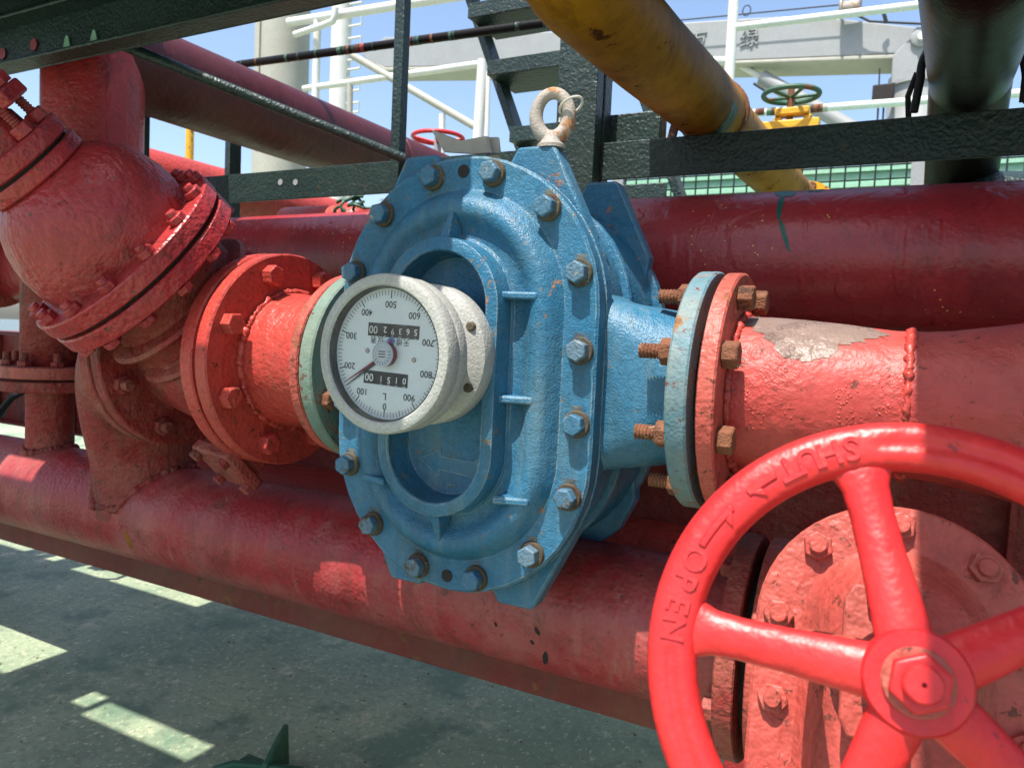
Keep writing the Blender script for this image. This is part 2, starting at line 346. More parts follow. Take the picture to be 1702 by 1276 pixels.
def bead(path_pts, r, name, mat, parent):
    P0 = [Vector(p) for p in path_pts]; pts = []; rad = []; ph = random.uniform(0, 6); run = 0.0; up_ = 0
    for i in range(len(P0)-1):
        a, b = P0[i], P0[i+1]; d = (b-a).length; n = max(1, int(d/(r*.42)))
        for k in range(n):
            run += d/n; j = r*.22
            pts.append(a.lerp(b, k/n) + V(random.uniform(-j, j), random.uniform(-j, j), random.uniform(-j, j)))
            rad.append(r*(.86+.16*math.sin(run/(r*.55)+ph)+random.uniform(-.16, .16)+.16*math.sin(run*31+ph)))
    return MB().tube(pts, rad, 8).build(name, mat, parent, smooth=80)

# ================================================================== SETTING
DZ = -.32                                   # level of the deck plating
tag(MB().box((-24, -8, DZ-.05), (24, 34, DZ)).build('deck', 'deck', smooth=0), kind='structure')
tag(MB().box((-1500, -1500, -9), (1500, 1500, -8)).build('sea', 'sea', smooth=0), kind='structure')

# ---- overhead walkway: seen channel, plus unseen plates added for shade with gaps for sun
ZW = 1.5
wk = thing('shade_walkway', (-1.6, 1.25, 0), 'dark green steel channel edge of the walkway overhead at top left, with added unseen shade plates', 'walkway')
def plate(x0, x1, y0, y1, z=ZW): MB().box((x0, y0, z), (x1, y1, z+.008)).build('plate', 'green', wk)
# open gaps in the plating, shaped for the sun patches: (x0, x1, y0, y1)
SUN_GAPS = [(-.63, -.05, -.6, 1.04), (-1.19, -.90, .515, .825), (-.90, -.858, .50, .80),
        (-3.68, -3.29, 1.03, 1.17), (-3.225, -3.165, 1.02, 1.10), (-3.05, -2.29, 1.0, 1.095),
        (-3.3, -2.30, .366, .615), (-2.26, -2.09, .59, .65), (-2.0, -1.94, .37, .435), (-1.915, -1.525, .345, .42)]
def plating(x0, x1, y0, y1):
    ys = sorted({y0, y1} | {g for q in SUN_GAPS for g in q[2:] if y0 < g < y1})
    for ya, yb in zip(ys, ys[1:]):
        cut = sorted((max(x0, g[0]), min(x1, g[1])) for g in SUN_GAPS if g[2] <= ya and g[3] >= yb and g[1] > x0 and g[0] < x1)
        x = x0
        for a_, b_ in cut + [(x1, x1)]:
            if a_ > x+1e-4: plate(x, a_, ya, yb)
            x = max(x, b_)
plating(-4.2, -.05, -.6, 1.30); plate(-4.2, -1.75, 1.30, 1.415); plate(-.05, 1.2, -.6, 1.74); plate(-.63, -.05, 1.30, 1.735)
chan = MB().box((-3.6, 1.245, 1.363), (1.3, 1.253, 1.497)).box((-3.6, 1.19, 1.363), (1.3, 1.2448, 1.372)).box((-3.6, 1.19, 1.487), (1.3, 1.2448, 1.4965))
chan.build('channel', 'green', wk, .003)
for px, py in ((5, 90), (57, 75)):
    p = spot(px, py, 'y', 1.243)
    MB().lathe(p, (0, -1, 0), [(.016, 0), (.016, .003)], 20).build('bolt_hole', 'maroon', wk)
for px, py in ((112, 75), (157, 66)):
    p = spot(px, py, 'y', 1.243)
    MB().prism([(-.014, -.03), (.014, -.03), (.013, .0), (.006, .022), (-.004, .024), (-.012, .004)], p, V(1, 0, 0), V(0, 0, 1), V(0, -1, 0), .003).build('slot', 'palegreen', wk)
for x in (-3.3, 1.15):
    MB().box((x-.04, -.25, DZ), (x+.04, -.17, ZW-.001)).build('post', 'green', wk, .003)
    MB().box((x-.04, 1.26, DZ), (x+.04, 1.34, ZW-.001)).build('post', 'green', wk, .003)

# ================================================================== BLUE FLOW METER
X0, Z0, HS = -.60, .617, .104
def stad(r, y, hs=HS, n=20, org=(X0, Z0)):
    pts = []
    for j in range(n+1):
        a = math.pi*j/n; pts.append((org[0]+r*math.cos(a), y, org[1]+hs+r*math.sin(a)))
    for j in range(n+1):
        a = math.pi+math.pi*j/n; pts.append((org[0]+r*math.cos(a), y, org[1]-hs+r*math.sin(a)))
    return pts
fm = thing('flow_meter', (X0, 1.1, 0), 'big blue cast flow meter with bolted stadium-shaped cover in the middle', 'flow meter')
def fillet(prof, k=3):
    return prof
cov = [(.2235, .9895), (.226, .987), (.226, .9655), (.2225, .962), (.181, .962), (.176, .9605), (.168, .950), (.161, .9395), (.153, .9345), (.144, .9335),
       (.136, .936), (.128, .943), (.121, .9475), (.112, .949), (.104, .948), (.1005, .944), (.0995, .9105), (.0985, .9065), (.096, .905),
       (.0815, .905), (.0795, .9065), (.0785, .910), (.077, .945), (.0735, .9515), (.066, .954), (.03, .955), (.0005, .955)]
MB().rings([stad(r, y) for r, y in cov], True, True, True).build('front_cover', 'blue', fm, smooth=32)
# joint line and body
MB().rings([stad(r, y) for r, y in [(.220, .9885), (.220, .9935)]]).build('gasket', 'gasket', fm)
bd = [(.221, .993), (.226, .995), (.226, 1.016), (.222, 1.020), (.212, 1.024), (.2035, 1.034), (.200, 1.05), (.197, 1.10), (.197, 1.20), (.200, 1.255), (.207, 1.268), (.207, 1.272)]
body = MB().rings([stad(r, y, HS) for r, y in bd])
body.build('body', 'blue', fm, smooth=32)
rc_ = [(.207, 1.2725), (.222, 1.2735), (.226, 1.276), (.226, 1.298), (.222, 1.302), (.19, 1.302), (.17, 1.325), (.13, 1.34), (.0005, 1.342)]
HB = .080
MB().rings([stad(r, y, HB) for r, y in rc_]).build('rear_cover', 'blue', fm, smooth=32)
MB().rings([stad(r, y, HS) for r, y in [(.200, 1.148), (.207, 1.150), (.209, 1.153), (.209, 1.163), (.207, 1.166), (.200, 1.168)]]).build('casting_ridge', 'blue', fm, smooth=40)
# corner lugs (front flange four, rear flange four)
def lug(sx, sz, y0, y1, hz, hx=1.0):
    x0 = X0
    poly = [(sx*.045, sz*.30), (sx*.072, sz*hz), (sx*.128, sz*hz), (sx*.134, sz*(hz-.006)), (sx*.168, sz*.272), (sx*.196, sz*.215), (sx*.19, sz*.15)]
    return MB().prism(poly, (x0, y0, Z0), V(1, 0, 0), V(0, 0, 1), V(0, 1, 0), y1-y0).build('lug', 'blue', fm, .004, 30)
for sx in (-1, 1):
    for sz in (-1, 1):
        lug(sx, sz, .9955, 1.031, .345); lug(sx, sz, 1.266, 1.296, .348 if sz > 0 else .308)
# vertical side flats of the body at the nozzles
def rrect(cx, cz, hx, hz, rad, x, n=6):
    pts = []
    for sx, sz, a0 in ((1, 1, 0), (-1, 1, 90), (-1, -1, 180), (1, -1, 270)):
        for k in range(n+1):
            a = R_(a0+90*k/n); pts.append((x, cx+sx*(hx-rad)+rad*math.cos(a), cz+sz*(hz-rad)+rad*math.sin(a)))
    return pts
YN = 1.093
for s_ in (-1, 1):
    kx = .84 if s_ < 0 else 1.0
    nz = MB().rings([rrect(YN, Z0, a, b, r, X0+s_*x*(kx if x > .2 else 1)) for a, b, r, x in
                     [(.096, .150, .04, .14), (.096, .138, .04, .19), (.097, .127, .042, .215), (.099, .121, .052, .245), (.103, .115, .08, .29), (.107, .110, .104, .325), (.110, .110, .109, .341)]])
    nz.build('nozzle', 'blue', fm, smooth=40)
    MB().lathe((X0+s_*(.335 if s_ > 0 else .252), YN, Z0), (s_, 0, 0), [(.112, -.006), (.116, 0), (.168, 0), (.1705, .003), (.1705, .025), (.168, .028), (.112, .028), (.112, .031), (.06, .031)], 72).build(
        'pipe_flange', 'teal' if s_ < 0 else 'blueflange', fm, smooth=32)
# ribs between boss and dome shoulder
for dz in (.122, -.024, -.168):
    for s_ in (-1, 1):
        poly = [(.096, .949), (.096, .9195), (.112, .924), (.146, .9325), (.146, .949)]
        pp = MB(); a = [V(X0+s_*u, y, Z0+dz-.0055) for u, y in poly]; b = [V(X0+s_*u, y, Z0+dz+.0055) for u, y in poly]
        pp.rings([a, b]).build('rib', 'blue', fm, .003)
for sz in (-1, 1):
    zz = Z0+sz*(HS+.097)
    a = [V(X0-.014, .945, zz), V(X0+.014, .945, zz), V(X0+.003, .945, zz+sz*.052), V(X0-.003, .945, zz+sz*.052)]
    b = [V(X0-.009, .914, zz), V(X0+.009, .914, zz), V(X0+.002, .934, zz+sz*.046), V(X0-.002, .934, zz+sz*.046)]
    MB().rings([a, b]).build('rib', 'blue', fm, .003)
# raised arrow on the floor of the recess
ar = [(-.052, 0), (-.014, .022), (-.014, .011), (.044, .012), (.058, .022), (.050, 0), (.058, -.022), (.044, -.012), (-.014, -.011), (-.014, -.022)]
MB().prism(ar, (X0-.002, .9551, Z0-.133), V(1, 0, -.06).normalized(), V(.06, 0, 1).normalized(), V(0, -1, 0), .0018).build('arrow', 'blue', fm, .001)
MB().prism([(-.012, 0), (.012, .002), (.012, .006), (-.012, .006)], (X0+.002, .9551, Z0-.168), V(1, 0, 0), V(0, 0, 1), V(0, -1, 0), .003).build('cast_mark', 'blue', fm, .001)
# cover bolts
cb = bolt_mesh(.0158, .0165, 'blue_bolt'); cw = washer_mesh(.0195, .0065, 'washer'); cw2 = None
BR = .203
pos = [(BR*math.cos(R_(a)), HS+BR*math.sin(R_(a))) for a in (15, 45, 75, 105, 135, 165)]
pos += [(x, -z) for x, z in pos] + [(BR, .049), (BR, -.053), (-BR, .049), (-BR, -.053)]
def stain_mat():
    s_ = NT('rust_run'); tr = s_.t.nodes.new('ShaderNodeBsdfTransparent'); df = s_.t.nodes.new('ShaderNodeBsdfDiffuse')
    s_.lk(s_.mix(s_.ramp(s_.noise(60, 3), .4, .6), (.10, .055, .025), (.24, .21, .13)), df.inputs[0])
    sep = s_.t.nodes.new('ShaderNodeSeparateXYZ'); s_.lk(s_.tc.outputs['Generated'], sep.inputs[0])
    ed = s_.math('SUBTRACT', 1.0, s_.math('MULTIPLY', s_.math('ABSOLUTE', s_.math('SUBTRACT', sep.outputs[0], .5)), 2.0))
    al = s_.math('MULTIPLY', s_.math('MULTIPLY', s_.ramp(ed, .05, .7), s_.ramp(sep.outputs[2], 0, .9)), s_.ramp(s_.noise(75, 4, .7, (1, 1, .3)), .34, .66))
    m_ = s_.t.nodes.new('ShaderNodeMixShader'); s_.lk(s_.math('MULTIPLY', al, .8), m_.inputs[0]); s_.lk(tr.outputs[0], m_.inputs[1]); s_.lk(df.outputs[0], m_.inputs[2])
    s_.lk(m_.outputs[0], s_.out.inputs[0]); return s_.m
M['stain'] = stain_mat()
for x, z in pos:
    wd = random.uniform(.010, .016); ln = random.uniform(.03, .065)
    MB().add([(X0+x-wd, .9612, Z0+z-ln), (X0+x+wd, .9612, Z0+z-ln), (X0+x+wd, .9612, Z0+z+.026), (X0+x-wd, .9612, Z0+z+.026)], [(0, 1, 2, 3)]).build('rust_run', 'stain', fm, smooth=0)
    put_bolt(fm, (X0+x, .9622, Z0+z), (random.uniform(-.03, .03), -1, random.uniform(-.03, .03)), cb, cw, .0065)
for sz in (-1, 1):
    MB().lathe((X0, .9618, Z0+sz*(HS+BR)), (0, -1, 0), [(.0095, 0), (.0095, .0012)], 20).build('threaded_hole', 'gasket', fm)
# lifting eye in the right-hand upper lug
ex, ey, ez = X0+.118, 1.013, Z0+.345
eye = MB().lathe((ex, ey, ez-.002), (0, 0, 1), [(.021, 0), (.021, .005), (.0165, .009), (.0135, .018)], 28)
eye.build('eye_shank', 'galv', fm)
er = MB(); pts = []; rad = []; ED = V(.96, .28, 0)
for j in range(40):
    a = 2*math.pi*j/40; k = 1+.14*math.cos(a+math.pi/2)
    pts.append(V(ex, ey, ez+.046) + ED*(.0245*math.cos(a)) + V(0, 0, 1)*(.0325*math.sin(a))); rad.append(.0102*k)
er.tube(pts, rad, 14, close=True).build('lifting_eye', 'galv', fm)

tie = MB(); pts = []
cc = V(ex, ey, ez+.046) + ED*.0245 + V(0, 0, .012)
for j in range(26):
    a = 2*math.pi*j/26; pts.append(cc + V(.8, -.6, .25).normalized()*(.0165*math.cos(a)+.004) + V(.3, .2, .9).normalized()*(.0055*math.cos(a)) + V(.6, .8, 0)*(.0150*math.sin(a)))
tie.tube(pts, .0021, 6, close=True)
tie.tube([pts[13], pts[13]+V(-.002, -.004, -.012), pts[13]+V(-.004, -.004, -.032)], .0019, 6)
tie.obox(pts[13]+V(-.002, -.004, -.008), V(1, 0, 0), V(0, 1, 0), V(0, 0, 1), .006, .005, .007)
tag(tie.build('cable_tie', 'tie'), 'white plastic cable tie looped through the lifting eye on the blue meter', 'cable tie')

# ================================================================== DIAL COUNTER
GY, GZ = .777, .651
dg = thing('dial_counter', (X0, .9, GZ), 'round grey dial gauge mounted on the front of the blue meter', 'gauge')
G = V(X0, GY, GZ)
MB().lathe(G, (0, 1, 0), [(.0885, .0205), (.0885, .003), (.0905, .0005), (.0985, .0), (.1025, .0015), (.1045, .005), (.1045, .024), (.1030, .027), (.1005, .028), (.1005, .030), (.1030, .031), (.1035, .034), (.1035, .046),
                          (.1020, .049), (.093, .052), (.084, .055), (.079, .062), (.077, .075), (.0775, .09)], 96, True, True).build('housing', 'cast', dg, smooth=38)
MB().lathe(G+V(0, .089, 0), (0, 1, 0), [(.080, .0), (.0955, .010), (.0985, .0115), (.0995, .014), (.0995, .0375), (.0985, .0388)], 96).build('mounting_flange', 'cast', dg, smooth=38)
MB().lathe(G+V(0, .0048, 0), (0, 1, 0), [(.0883, .011), (.0862, .011), (.0862, 0), (.0883, 0)], 96, False, False).build('rubber_seal', 'rubber', dg)
sm_ = bolt_mesh(.007, .008, 'washer')
for a in (28, 152, 208, 332):
    put_bolt(dg, G + V(.0885*math.cos(R_(a)), .0985, .0885*math.sin(R_(a))), (0, -1, 0), sm_, None, name='screw')
# face: local u right, v up as printed; the instrument hangs upside down
ROT = R_(180-2.0)
def dialmat(u, v, h, rot=0):
    mt = place(G + V(0, .0165, 0), (0, -1, 0), (0, 0, 1)) @ Matrix.Rotation(ROT, 4, 'Z') @ Matrix.Translation((u, v, h)) @ Matrix.Rotation(rot, 4, 'Z'); return mt
face = link('dial_face', MB().lathe((0, 0, -.002), (0, 0, 1), [(.0882, 0), (.0882, .002)], 96).mesh('dial_face', 'dial'), dg, mw=dialmat(0, 0, 0))
RD = .0835
tk = MB()
for i in range(100):
    a = math.pi/2 - 2*math.pi*i/100; l, wd = (.0105, .0009) if i % 10 == 0 else ((.0082, .00055) if i % 5 == 0 else (.0066, .00045))
    d = V(math.cos(a), math.sin(a), 0); t = V(-d.y, d.x, 0)
    tk.add([d*RD+t*wd/1.2, d*RD-t*wd/1.2, d*(RD-l)-t*wd/1.2, d*(RD-l)+t*wd/1.2], [(0, 1, 2, 3)])
link('tick_marks', tk.mesh('tick_marks', 'ink', 0), face, mw=dialmat(0, 0, .0004))
for i in range(10):
    a = math.pi/2 - 2*math.pi*i/10; rr = .0655 if i else .069
    link('numeral', text_mesh(str(i*100), .0125, 0, 'ink', .00012), face, mw=dialmat(rr*math.cos(a), rr*math.sin(a), .0005))
link('unit_letter', text_mesh('L', .0125, 0, 'ink', .00012), face, mw=dialmat(.001, .0555, .0005))
def counter(v, u0, u1, txt):
    hgt = .0175; cx = (u0+u1)/2
    b = MB().box((u0, v-hgt/2, 0), (u1, v+hgt/2, .0006)); o = link('counter_window', b.mesh('counter_window', 'counter', 0), dg, mw=dialmat(0, 0, .0002))
    n = len(txt)+2; st = (u1-u0-.004)/(n-.6)
    for i, ch in enumerate(txt):
        uu = u0+.005+st*i
        link('digit', text_mesh(ch, .0115, 0, 'digit', .0001), o, mw=dialmat(uu, v+random.uniform(-.0012, .0012), .0010))
        link('digit', MB().box((-.002, -.0003, 0), (.002, .0003, .0001)).mesh('dash', 'digit', 0), o, mw=dialmat(uu, v+.0074, .0010))
    link('digit', text_mesh('00', .0145, 0, 'digit', .0002), o, mw=dialmat(u1-st*.72, v, .0010))
counter(-.0310, -.0475, .0345, '56392')
counter(.0325, -.0345, .0370, '0151')
for txt, uu in (('天', -.0285), ('维', -.0170), ('仪', .0135), ('表', .0250)):
    link('character', text_mesh(txt, .0105, 0, 'ink', .00005), face, mw=dialmat(uu, -.0178, .0005))
lg = MB()
for i in range(6):
    a = 2*math.pi*i/6; d = V(math.cos(a), math.sin(a), 0)*.0042; lg.lathe(d, (0, 0, 1), [(.0023, 0), (.0023, .0001)], 12)
link('emblem', lg.mesh('emblem', 'logo_blue', 0), face, mw=dialmat(-.0045, -.0178, .0006))
link('emblem', MB().lathe((0, 0, 0), (0, 0, 1), [(.0026, 0), (.0026, .0001)], 14).mesh('emblem', 'logo_red', 0), face, mw=dialmat(-.0045, -.0178, .0009))
for uu, vv in ((.034, -.002), (-.042, .004)):
    link('screw', MB().lathe((0, 0, 0), (0, 0, 1), [(.0035, 0), (.003, .0015), (.001, .002)], 16).mesh('screw', 'galv'), dg, mw=dialmat(uu, vv, .0004))
# red pointer, a dark copy drawn as its shadow, and reset knob
for ang, mat_, hh in ((-41.5, 'needle_red', .0040), (-39.0, 'needle_shadow', .0022)):
    aa = math.pi/2 - R_(-ang*0 + 158*360/1000*1.0) + (R_(3.2) if mat_ == 'needle_shadow' else 0)
    d = V(math.cos(aa), math.sin(aa), 0); t = V(-d.y, d.x, 0)
    nd = MB().rings([[d*.01+t*.0022, d*.01-t*.0022, d*.078-t*.0005, d*.078+t*.0005], [p+V(0, 0, .0006) for p in (d*.01+t*.0022, d*.01-t*.0022, d*.078-t*.0005, d*.078+t*.0005)]])
    link('pointer_and_shadow', nd.mesh('pointer_and_shadow', mat_, 0), dg, mw=dialmat(0, 0, hh))
kn = link('reset_knob', MB().lathe((0, 0, 0), (0, 0, 1), [(.0158, 0), (.0158, .0075), (.0158, .0085)], 32).mesh('reset_knob', 'needle_red'), dg, mw=dialmat(0, 0, .0015))
link('knob_cap', MB().lathe((0, 0, 0), (0, 0, 1), [(.0160, 0), (.0165, .0006), (.0165, .0022), (.0158, .003)], 40).mesh('knob_cap', 'knob'), kn, mw=dialmat(0, 0, .0100))
rg = MB()
for i in range(40):
    a0, a1 = 2*math.pi*i/40, 2*math.pi*(i+1)/40
    P_ = lambda r, a: (r*math.cos(a), r*math.sin(a), 0)
    rg.add([P_(.0146, a0), P_(.0146, a1), P_(.0141, a1), P_(.0141, a0)], [(0, 1, 2, 3)]); rg.add([P_(.0102, a0), P_(.0102, a1), P_(.0098, a1), P_(.0098, a0)], [(0, 1, 2, 3)])
link('knob_print', rg.mesh('knob_print', 'logo_blue', 0), kn, mw=dialmat(0, 0, .01315))
for i in range(9):
    a = R_(200-i*20)
    link('knob_print', MB().box((-.0006, -.0011, 0), (.0006, .0011, .00005)).mesh('p', 'ink', 0), kn, mw=dialmat(.0122*math.cos(a), .0122*math.sin(a), .01315, a+math.pi/2))
for j in range(3):
    link('knob_print', MB().box((-.0055, -.0006, 0), (.0055, .0006, .00005)).mesh('p', 'ink', 0), kn, mw=dialmat(0, .0035-.0035*j, .01315))
MB().lathe(G+V(0, .0032, 0), (0, 1, 0), [(.0884, 0), (.0884, .0012)], 72).build('glass', 'glass', dg)

# ================================================================== RIGHT SIDE: red flange and reducer
rs = thing('reducer_pipe', (.1, YN, 0), 'peeling red tapered pipe bolted to the right flange of the blue meter', 'pipe')
fx = X0+.335+.031+.008
MB().lathe((fx-.009, YN, Z0), (1, 0, 0), [(.132, 0), (.132, .0105)], 48).build('gasket', 'gasket', rs)
MB().lathe((fx, YN, Z0), (1, 0, 0), [(.165, 0), (.1685, .002), (.1685, .0205), (.1655, .023), (.10, .023)], 72).build('pipe_flange', 'red_flange', rs, smooth=32)
prof = [(.108, .020), (.1075, .05), (.105, .10), (.101, .15), (.097, .19), (.0945, .215), (.0945, .25), (.0965, .275), (.105, .33), (.118, .40), (.132, .47), (.138, .53), (.138, .95)]
MB().lathe((fx, YN, Z0), (1, 0, 0), prof, 96).build('tapered_barrel', 'barrel', rs, smooth=60)
def ringpts(org, ax, r, n, a0=0, a1=360):
    x, y, z = basis(ax); return [Vector(org) + (x*math.cos(R_(a0+(a1-a0)*k/n)) + y*math.sin(R_(a0+(a1-a0)*k/n)))*r for k in range(n+1)]
bead(ringpts((fx+.026, YN, Z0), (1, 0, 0), .109, 90), .0065, 'weld_bead', 'orange_red', rs)
bead(ringpts((fx+.232, YN, Z0), (1, 0, 0), .0935, 90), .0062, 'weld_bead', 'orange_red', rs)
# grey bare patch wrapped on the barrel
def wrap_patch(fx0, outline, prof_r, mat, name, parent, lift=.0007, cyl=((YN, Z0))):
    # outline in (along, angle deg from up towards camera); laid on a barrel of radius prof_r(x)
    bm = bmesh.new(); n = len(outline)
    cx = sum(o[0] for o in outline)/n; ca = sum(o[1] for o in outline)/n
    mb = MB(); rings = []
    for k in range(1, 7):
        f = k/6; rings.append([(cx+(x-cx)*f, ca+(a-ca)*f) for x, a in outline])
    def P(x, a): r = prof_r(x)+lift; return V(fx0+x, cyl[0]-r*math.sin(R_(a)), cyl[1]+r*math.cos(R_(a)))
    o = len(mb.v); mb.v.append(P(cx, ca))
    for rg_ in rings: mb.v += [P(x, a) for x, a in rg_]
    for j in range(n): mb.f.append([0, 1+j, 1+(j+1) % n])
    for i in range(5):
        for j in range(n):
            k = (j+1) % n; mb.f.append([1+i*n+j, 1+i*n+k, 1+(i+1)*n+k, 1+(i+1)*n+j])
    return mb.build(name, mat, parent, smooth=80)
def rprof(x):
    for (r0_, x0_), (r1_, x1_) in zip(prof, prof[1:]):
        if x0_ <= x <= x1_: return r0_+(r1_-r0_)*(x-x0_)/(x1_-x0_)
    return prof[-1][0]
random.seed(3)
ol = []
for x, a in [(.034, 12), (.032, 26), (.044, 34), (.060, 42), (.075, 50), (.090, 57), (.108, 62), (.125, 60), (.140, 54), (.150, 46), (.165, 42), (.180, 36), (.196, 30), (.205, 22), (.19, 12), (.16, 2), (.10, -6), (.06, -2)]:
    for k in range(3): ol.append((x+random.uniform(-.004, .004), a+random.uniform(-3, 3)))
ol2 = sorted(ol, key=lambda p: math.atan2((p[1]-26)/300, p[0]-.115))
wrap_patch(fx, ol2, rprof, 'bare', 'bare_patch', rs)
# blistered paint lumps
for cx, ca, nn, sp in ((.04, 62, 26, .012), (.045, 82, 22, .012), (.06, 104, 26, .016), (.10, 96, 16, .009), (.165, 84, 40, .016), (.17, 104, 34, .014), (.21, 70, 24, .010), (.21, 92, 20, .010), (.095, 70, 8, .006), (.28, 96, 10, .01)):
    bl = MB()
    for k in range(nn):
        x = cx+random.gauss(0, sp*.6); a = ca+random.gauss(0, sp*.6)/.1*57.3; r = rprof(x); rr = random.uniform(.0008, .0026)
        nrm = V(0, -math.sin(R_(a)), math.cos(R_(a)))
        bl.lathe(V(fx+x, YN, Z0)+nrm*(r-.0004), nrm+V(random.uniform(-.3, .3), 0, 0), [(rr, 0), (rr*.8, rr*.25), (rr*.4, rr*.38), (.0001, rr*.4)], 8)
    tag(bl.build('paint_blisters', 'orange_red', rs, smooth=70), kind='stuff')
# bolts through the right-hand flange pair
hb = bolt_mesh(.0185, .020, 'rust'); st_l = stud_mesh(.0105, .046, 'rust'); nt_l = nut_mesh(.0185, .017, 'rust')
fm_l = X0+.335
for k in range(8):
    a = R_(22.5+45*k); y = YN+.1415*math.cos(a); z = Z0+.1415*math.sin(a)
    put_bolt(rs, (fx+.0235, y, z), (1, 0, 0), hb)
    put_stud(rs, (fm_l-.0005, y, z), (-1, 0, 0), st_l, nt_l, .001)

# ================================================================== LEFT SIDE: spool between strainer and meter
sp_ = thing('flanged_spool', (-1.05, YN, 0), 'short orange-red flanged spool pipe left of the dial, lit by sun', 'pipe')
xs = -1.058
MB().lathe((xs, YN, Z0), (-1, 0, 0), [(.12, 0), (.2015, 0), (.2045, .0025), (.2045, .0265), (.2015, .029), (.12, .029)], 84).build('large_flange', 'orange_red', sp_, smooth=32)
xt = X0-.252-.031-.004
sprof = [(.130, -.002), (.129, .02), (.124, .06), (.121, .115), (.124, .152)]
MB().lathe((xs, YN, Z0), (1, 0, 0), sprof, 84).build('barrel', 'orange_red', sp_, smooth=60)
MB().lathe((xt, YN, Z0), (-1, 0, 0), [(.12, 0), (.163, 0), (.166, .002), (.166, .018), (.163, .020), (.125, .020)], 72).build('small_flange', 'red_flange', sp_, smooth=32)
MB().lathe((xt-.0005, YN, Z0), (1, 0, 0), [(.13, 0), (.13, .0045)], 48).build('gasket', 'gasket', sp_)
MB().lathe((xs-.0285, YN, Z0), (-1, 0, 0), [(.185, 0), (.185, .0075)], 48).build('gasket', 'gasket', sp_)
bead(ringpts((xs+.004, YN, Z0), (1, 0, 0), .131, 110), .0075, 'weld_bead', 'orange_red', sp_)
bead(ringpts((xs+.142, YN, Z0), (1, 0, 0), .125, 100), .006, 'weld_bead', 'red_flange', sp_)
lb = bolt_mesh(.0205, .022, 'orange_red')
for k in range(8):
    a = R_(22.5+45*k); put_bolt(sp_, (xs+.0005, YN+.170*math.cos(a), Z0+.170*math.sin(a)), (1, 0, 0), lb)
tb = bolt_mesh(.017, .016, 'rust')
for k in range(8):
    a = R_(22.5+45*k); put_bolt(sp_, (X0-.2515, YN+.1415*math.cos(a), Z0+.1415*math.sin(a)), (1, 0, 0), tb)
def grn(x0, a0, x1, a1, wdt, parent, prf, fx0=fx, cyl=(YN, Z0), name='paint_dab', lift=.0009, mat='mark_green'):
    o = []
    for f, s in [(k/6, 1) for k in range(7)] + [(k/6, -1) for k in range(6, -1, -1)]:
        wv = wdt*(.35+.65*math.sin(math.pi*min(.97, max(.03, f))))*random.uniform(.7, 1.2)
        o.append((x0+(x1-x0)*f+s*wv*.5, a0+(a1-a0)*f))
    wrap_patch(fx0, o, prf, mat, name, parent, lift, cyl)
def sprf(x):
    for (r0_, x0_), (r1_, x1_) in zip(sprof, sprof[1:]):
        if x0_ <= x <= x1_: return r0_+(r1_-r0_)*(x-x0_)/(x1_-x0_)
    return .13
grn(.120, 60, .128, 86, .020, sp_, sprf, xs, lift=.003)

# ================================================================== LEFT STRAINER VALVE with tilted bonnet
CF = V(-1.287, .918, .793); AX = V(-.195, -.752, .63).normalized()
vl = thing('strainer_valve', (-1.28, 1.09, 0), 'large red valve with bulging bonnet and tilted bolted flange at left', 'valve')
MB().lathe(CF, AX, [(.14, .004), (.197, .004), (.200, .0065), (.200, .032), (.197, .035), (.14, .037)], 84).build('bonnet_flange', 'red', vl, smooth=32)
MB().lathe(CF, AX, [(.186, -.0035), (.186, .0045)], 60).build('gasket', 'gasket', vl)
MB().lathe(CF, AX, [(.11, -.036), (.194, -.036), (.198, -.033), (.198, -.007), (.195, -.004), (.11, -.004)], 84).build('body_flange', 'red', vl, smooth=32)
bon = [(.156, .034), (.156, .042), (.157, .056), (.158, .076), (.156, .096), (.150, .121), (.140, .146), (.126, .168), (.109, .186), (.094, .197), (.082, .203)]
MB().lathe(CF, AX, bon, 84).build('bonnet', 'red', vl, smooth=60)
# gland flanges and yoke on top
GF = CF + AX*.214
MB().lathe(GF, AX, [(.068, -.014), (.090, -.012), (.092, -.009), (.092, .010), (.090, .012), (.06, .012)], 60).build('cap_flange', 'red', vl, smooth=32)
MB().lathe(GF, AX, [(.08, .011), (.08, .0185)], 48).build('gasket', 'gasket', vl)
MB().lathe(GF, AX, [(.06, .018), (.087, .018), (.090, .021), (.090, .045), (.087, .048), (.06, .048)], 60).build('cap_flange', 'red', vl, smooth=32)
MB().lathe(GF, AX, [(.050, .046), (.048, .085), (.044, .09)], 40).build('gland', 'red', vl)
MB().lathe(GF, AX, [(.030, .08), (.030, .16)], 30).build('stem', 'gasket', vl)
gx, gy, gz = basis(AX)
right = (cR - AX*cR.dot(AX)).normalized(); fwd = AX.cross(right)
sgm = stud_mesh(.0085, .078, 'red_dusty'); sgn = nut_mesh(.0175, .018, 'red')
for a in (20, 62, 150, 242, 300):
    d = right*math.cos(R_(a-40))*.070 + fwd*math.sin(R_(a-40))*.070
    if a in (20, 62, 242): put_stud(vl, GF + AX*.047 + d, AX, sgm, sgn, .002)
    else: put_bolt(vl, GF + AX*.048 + d, AX, bolt_mesh(.016, .014, 'red'))
yk = MB().obox(GF + AX*.104 + right*.012, right, fwd, AX, .165, .055, .024); yk.build('yoke_bar', 'red', vl, .004)
for a in (20, 62):
    d = right*math.cos(R_(a-40))*.070 + fwd*math.sin(R_(a-40))*.070
    link('nut', sgn, vl, .0012, 2, mw=place(GF + AX*.1165 + d, AX))
MB().obox(GF + AX*.072 - right*.035, right, fwd, AX, .022, .05, .05).build('yoke_arm', 'red', vl, .004)
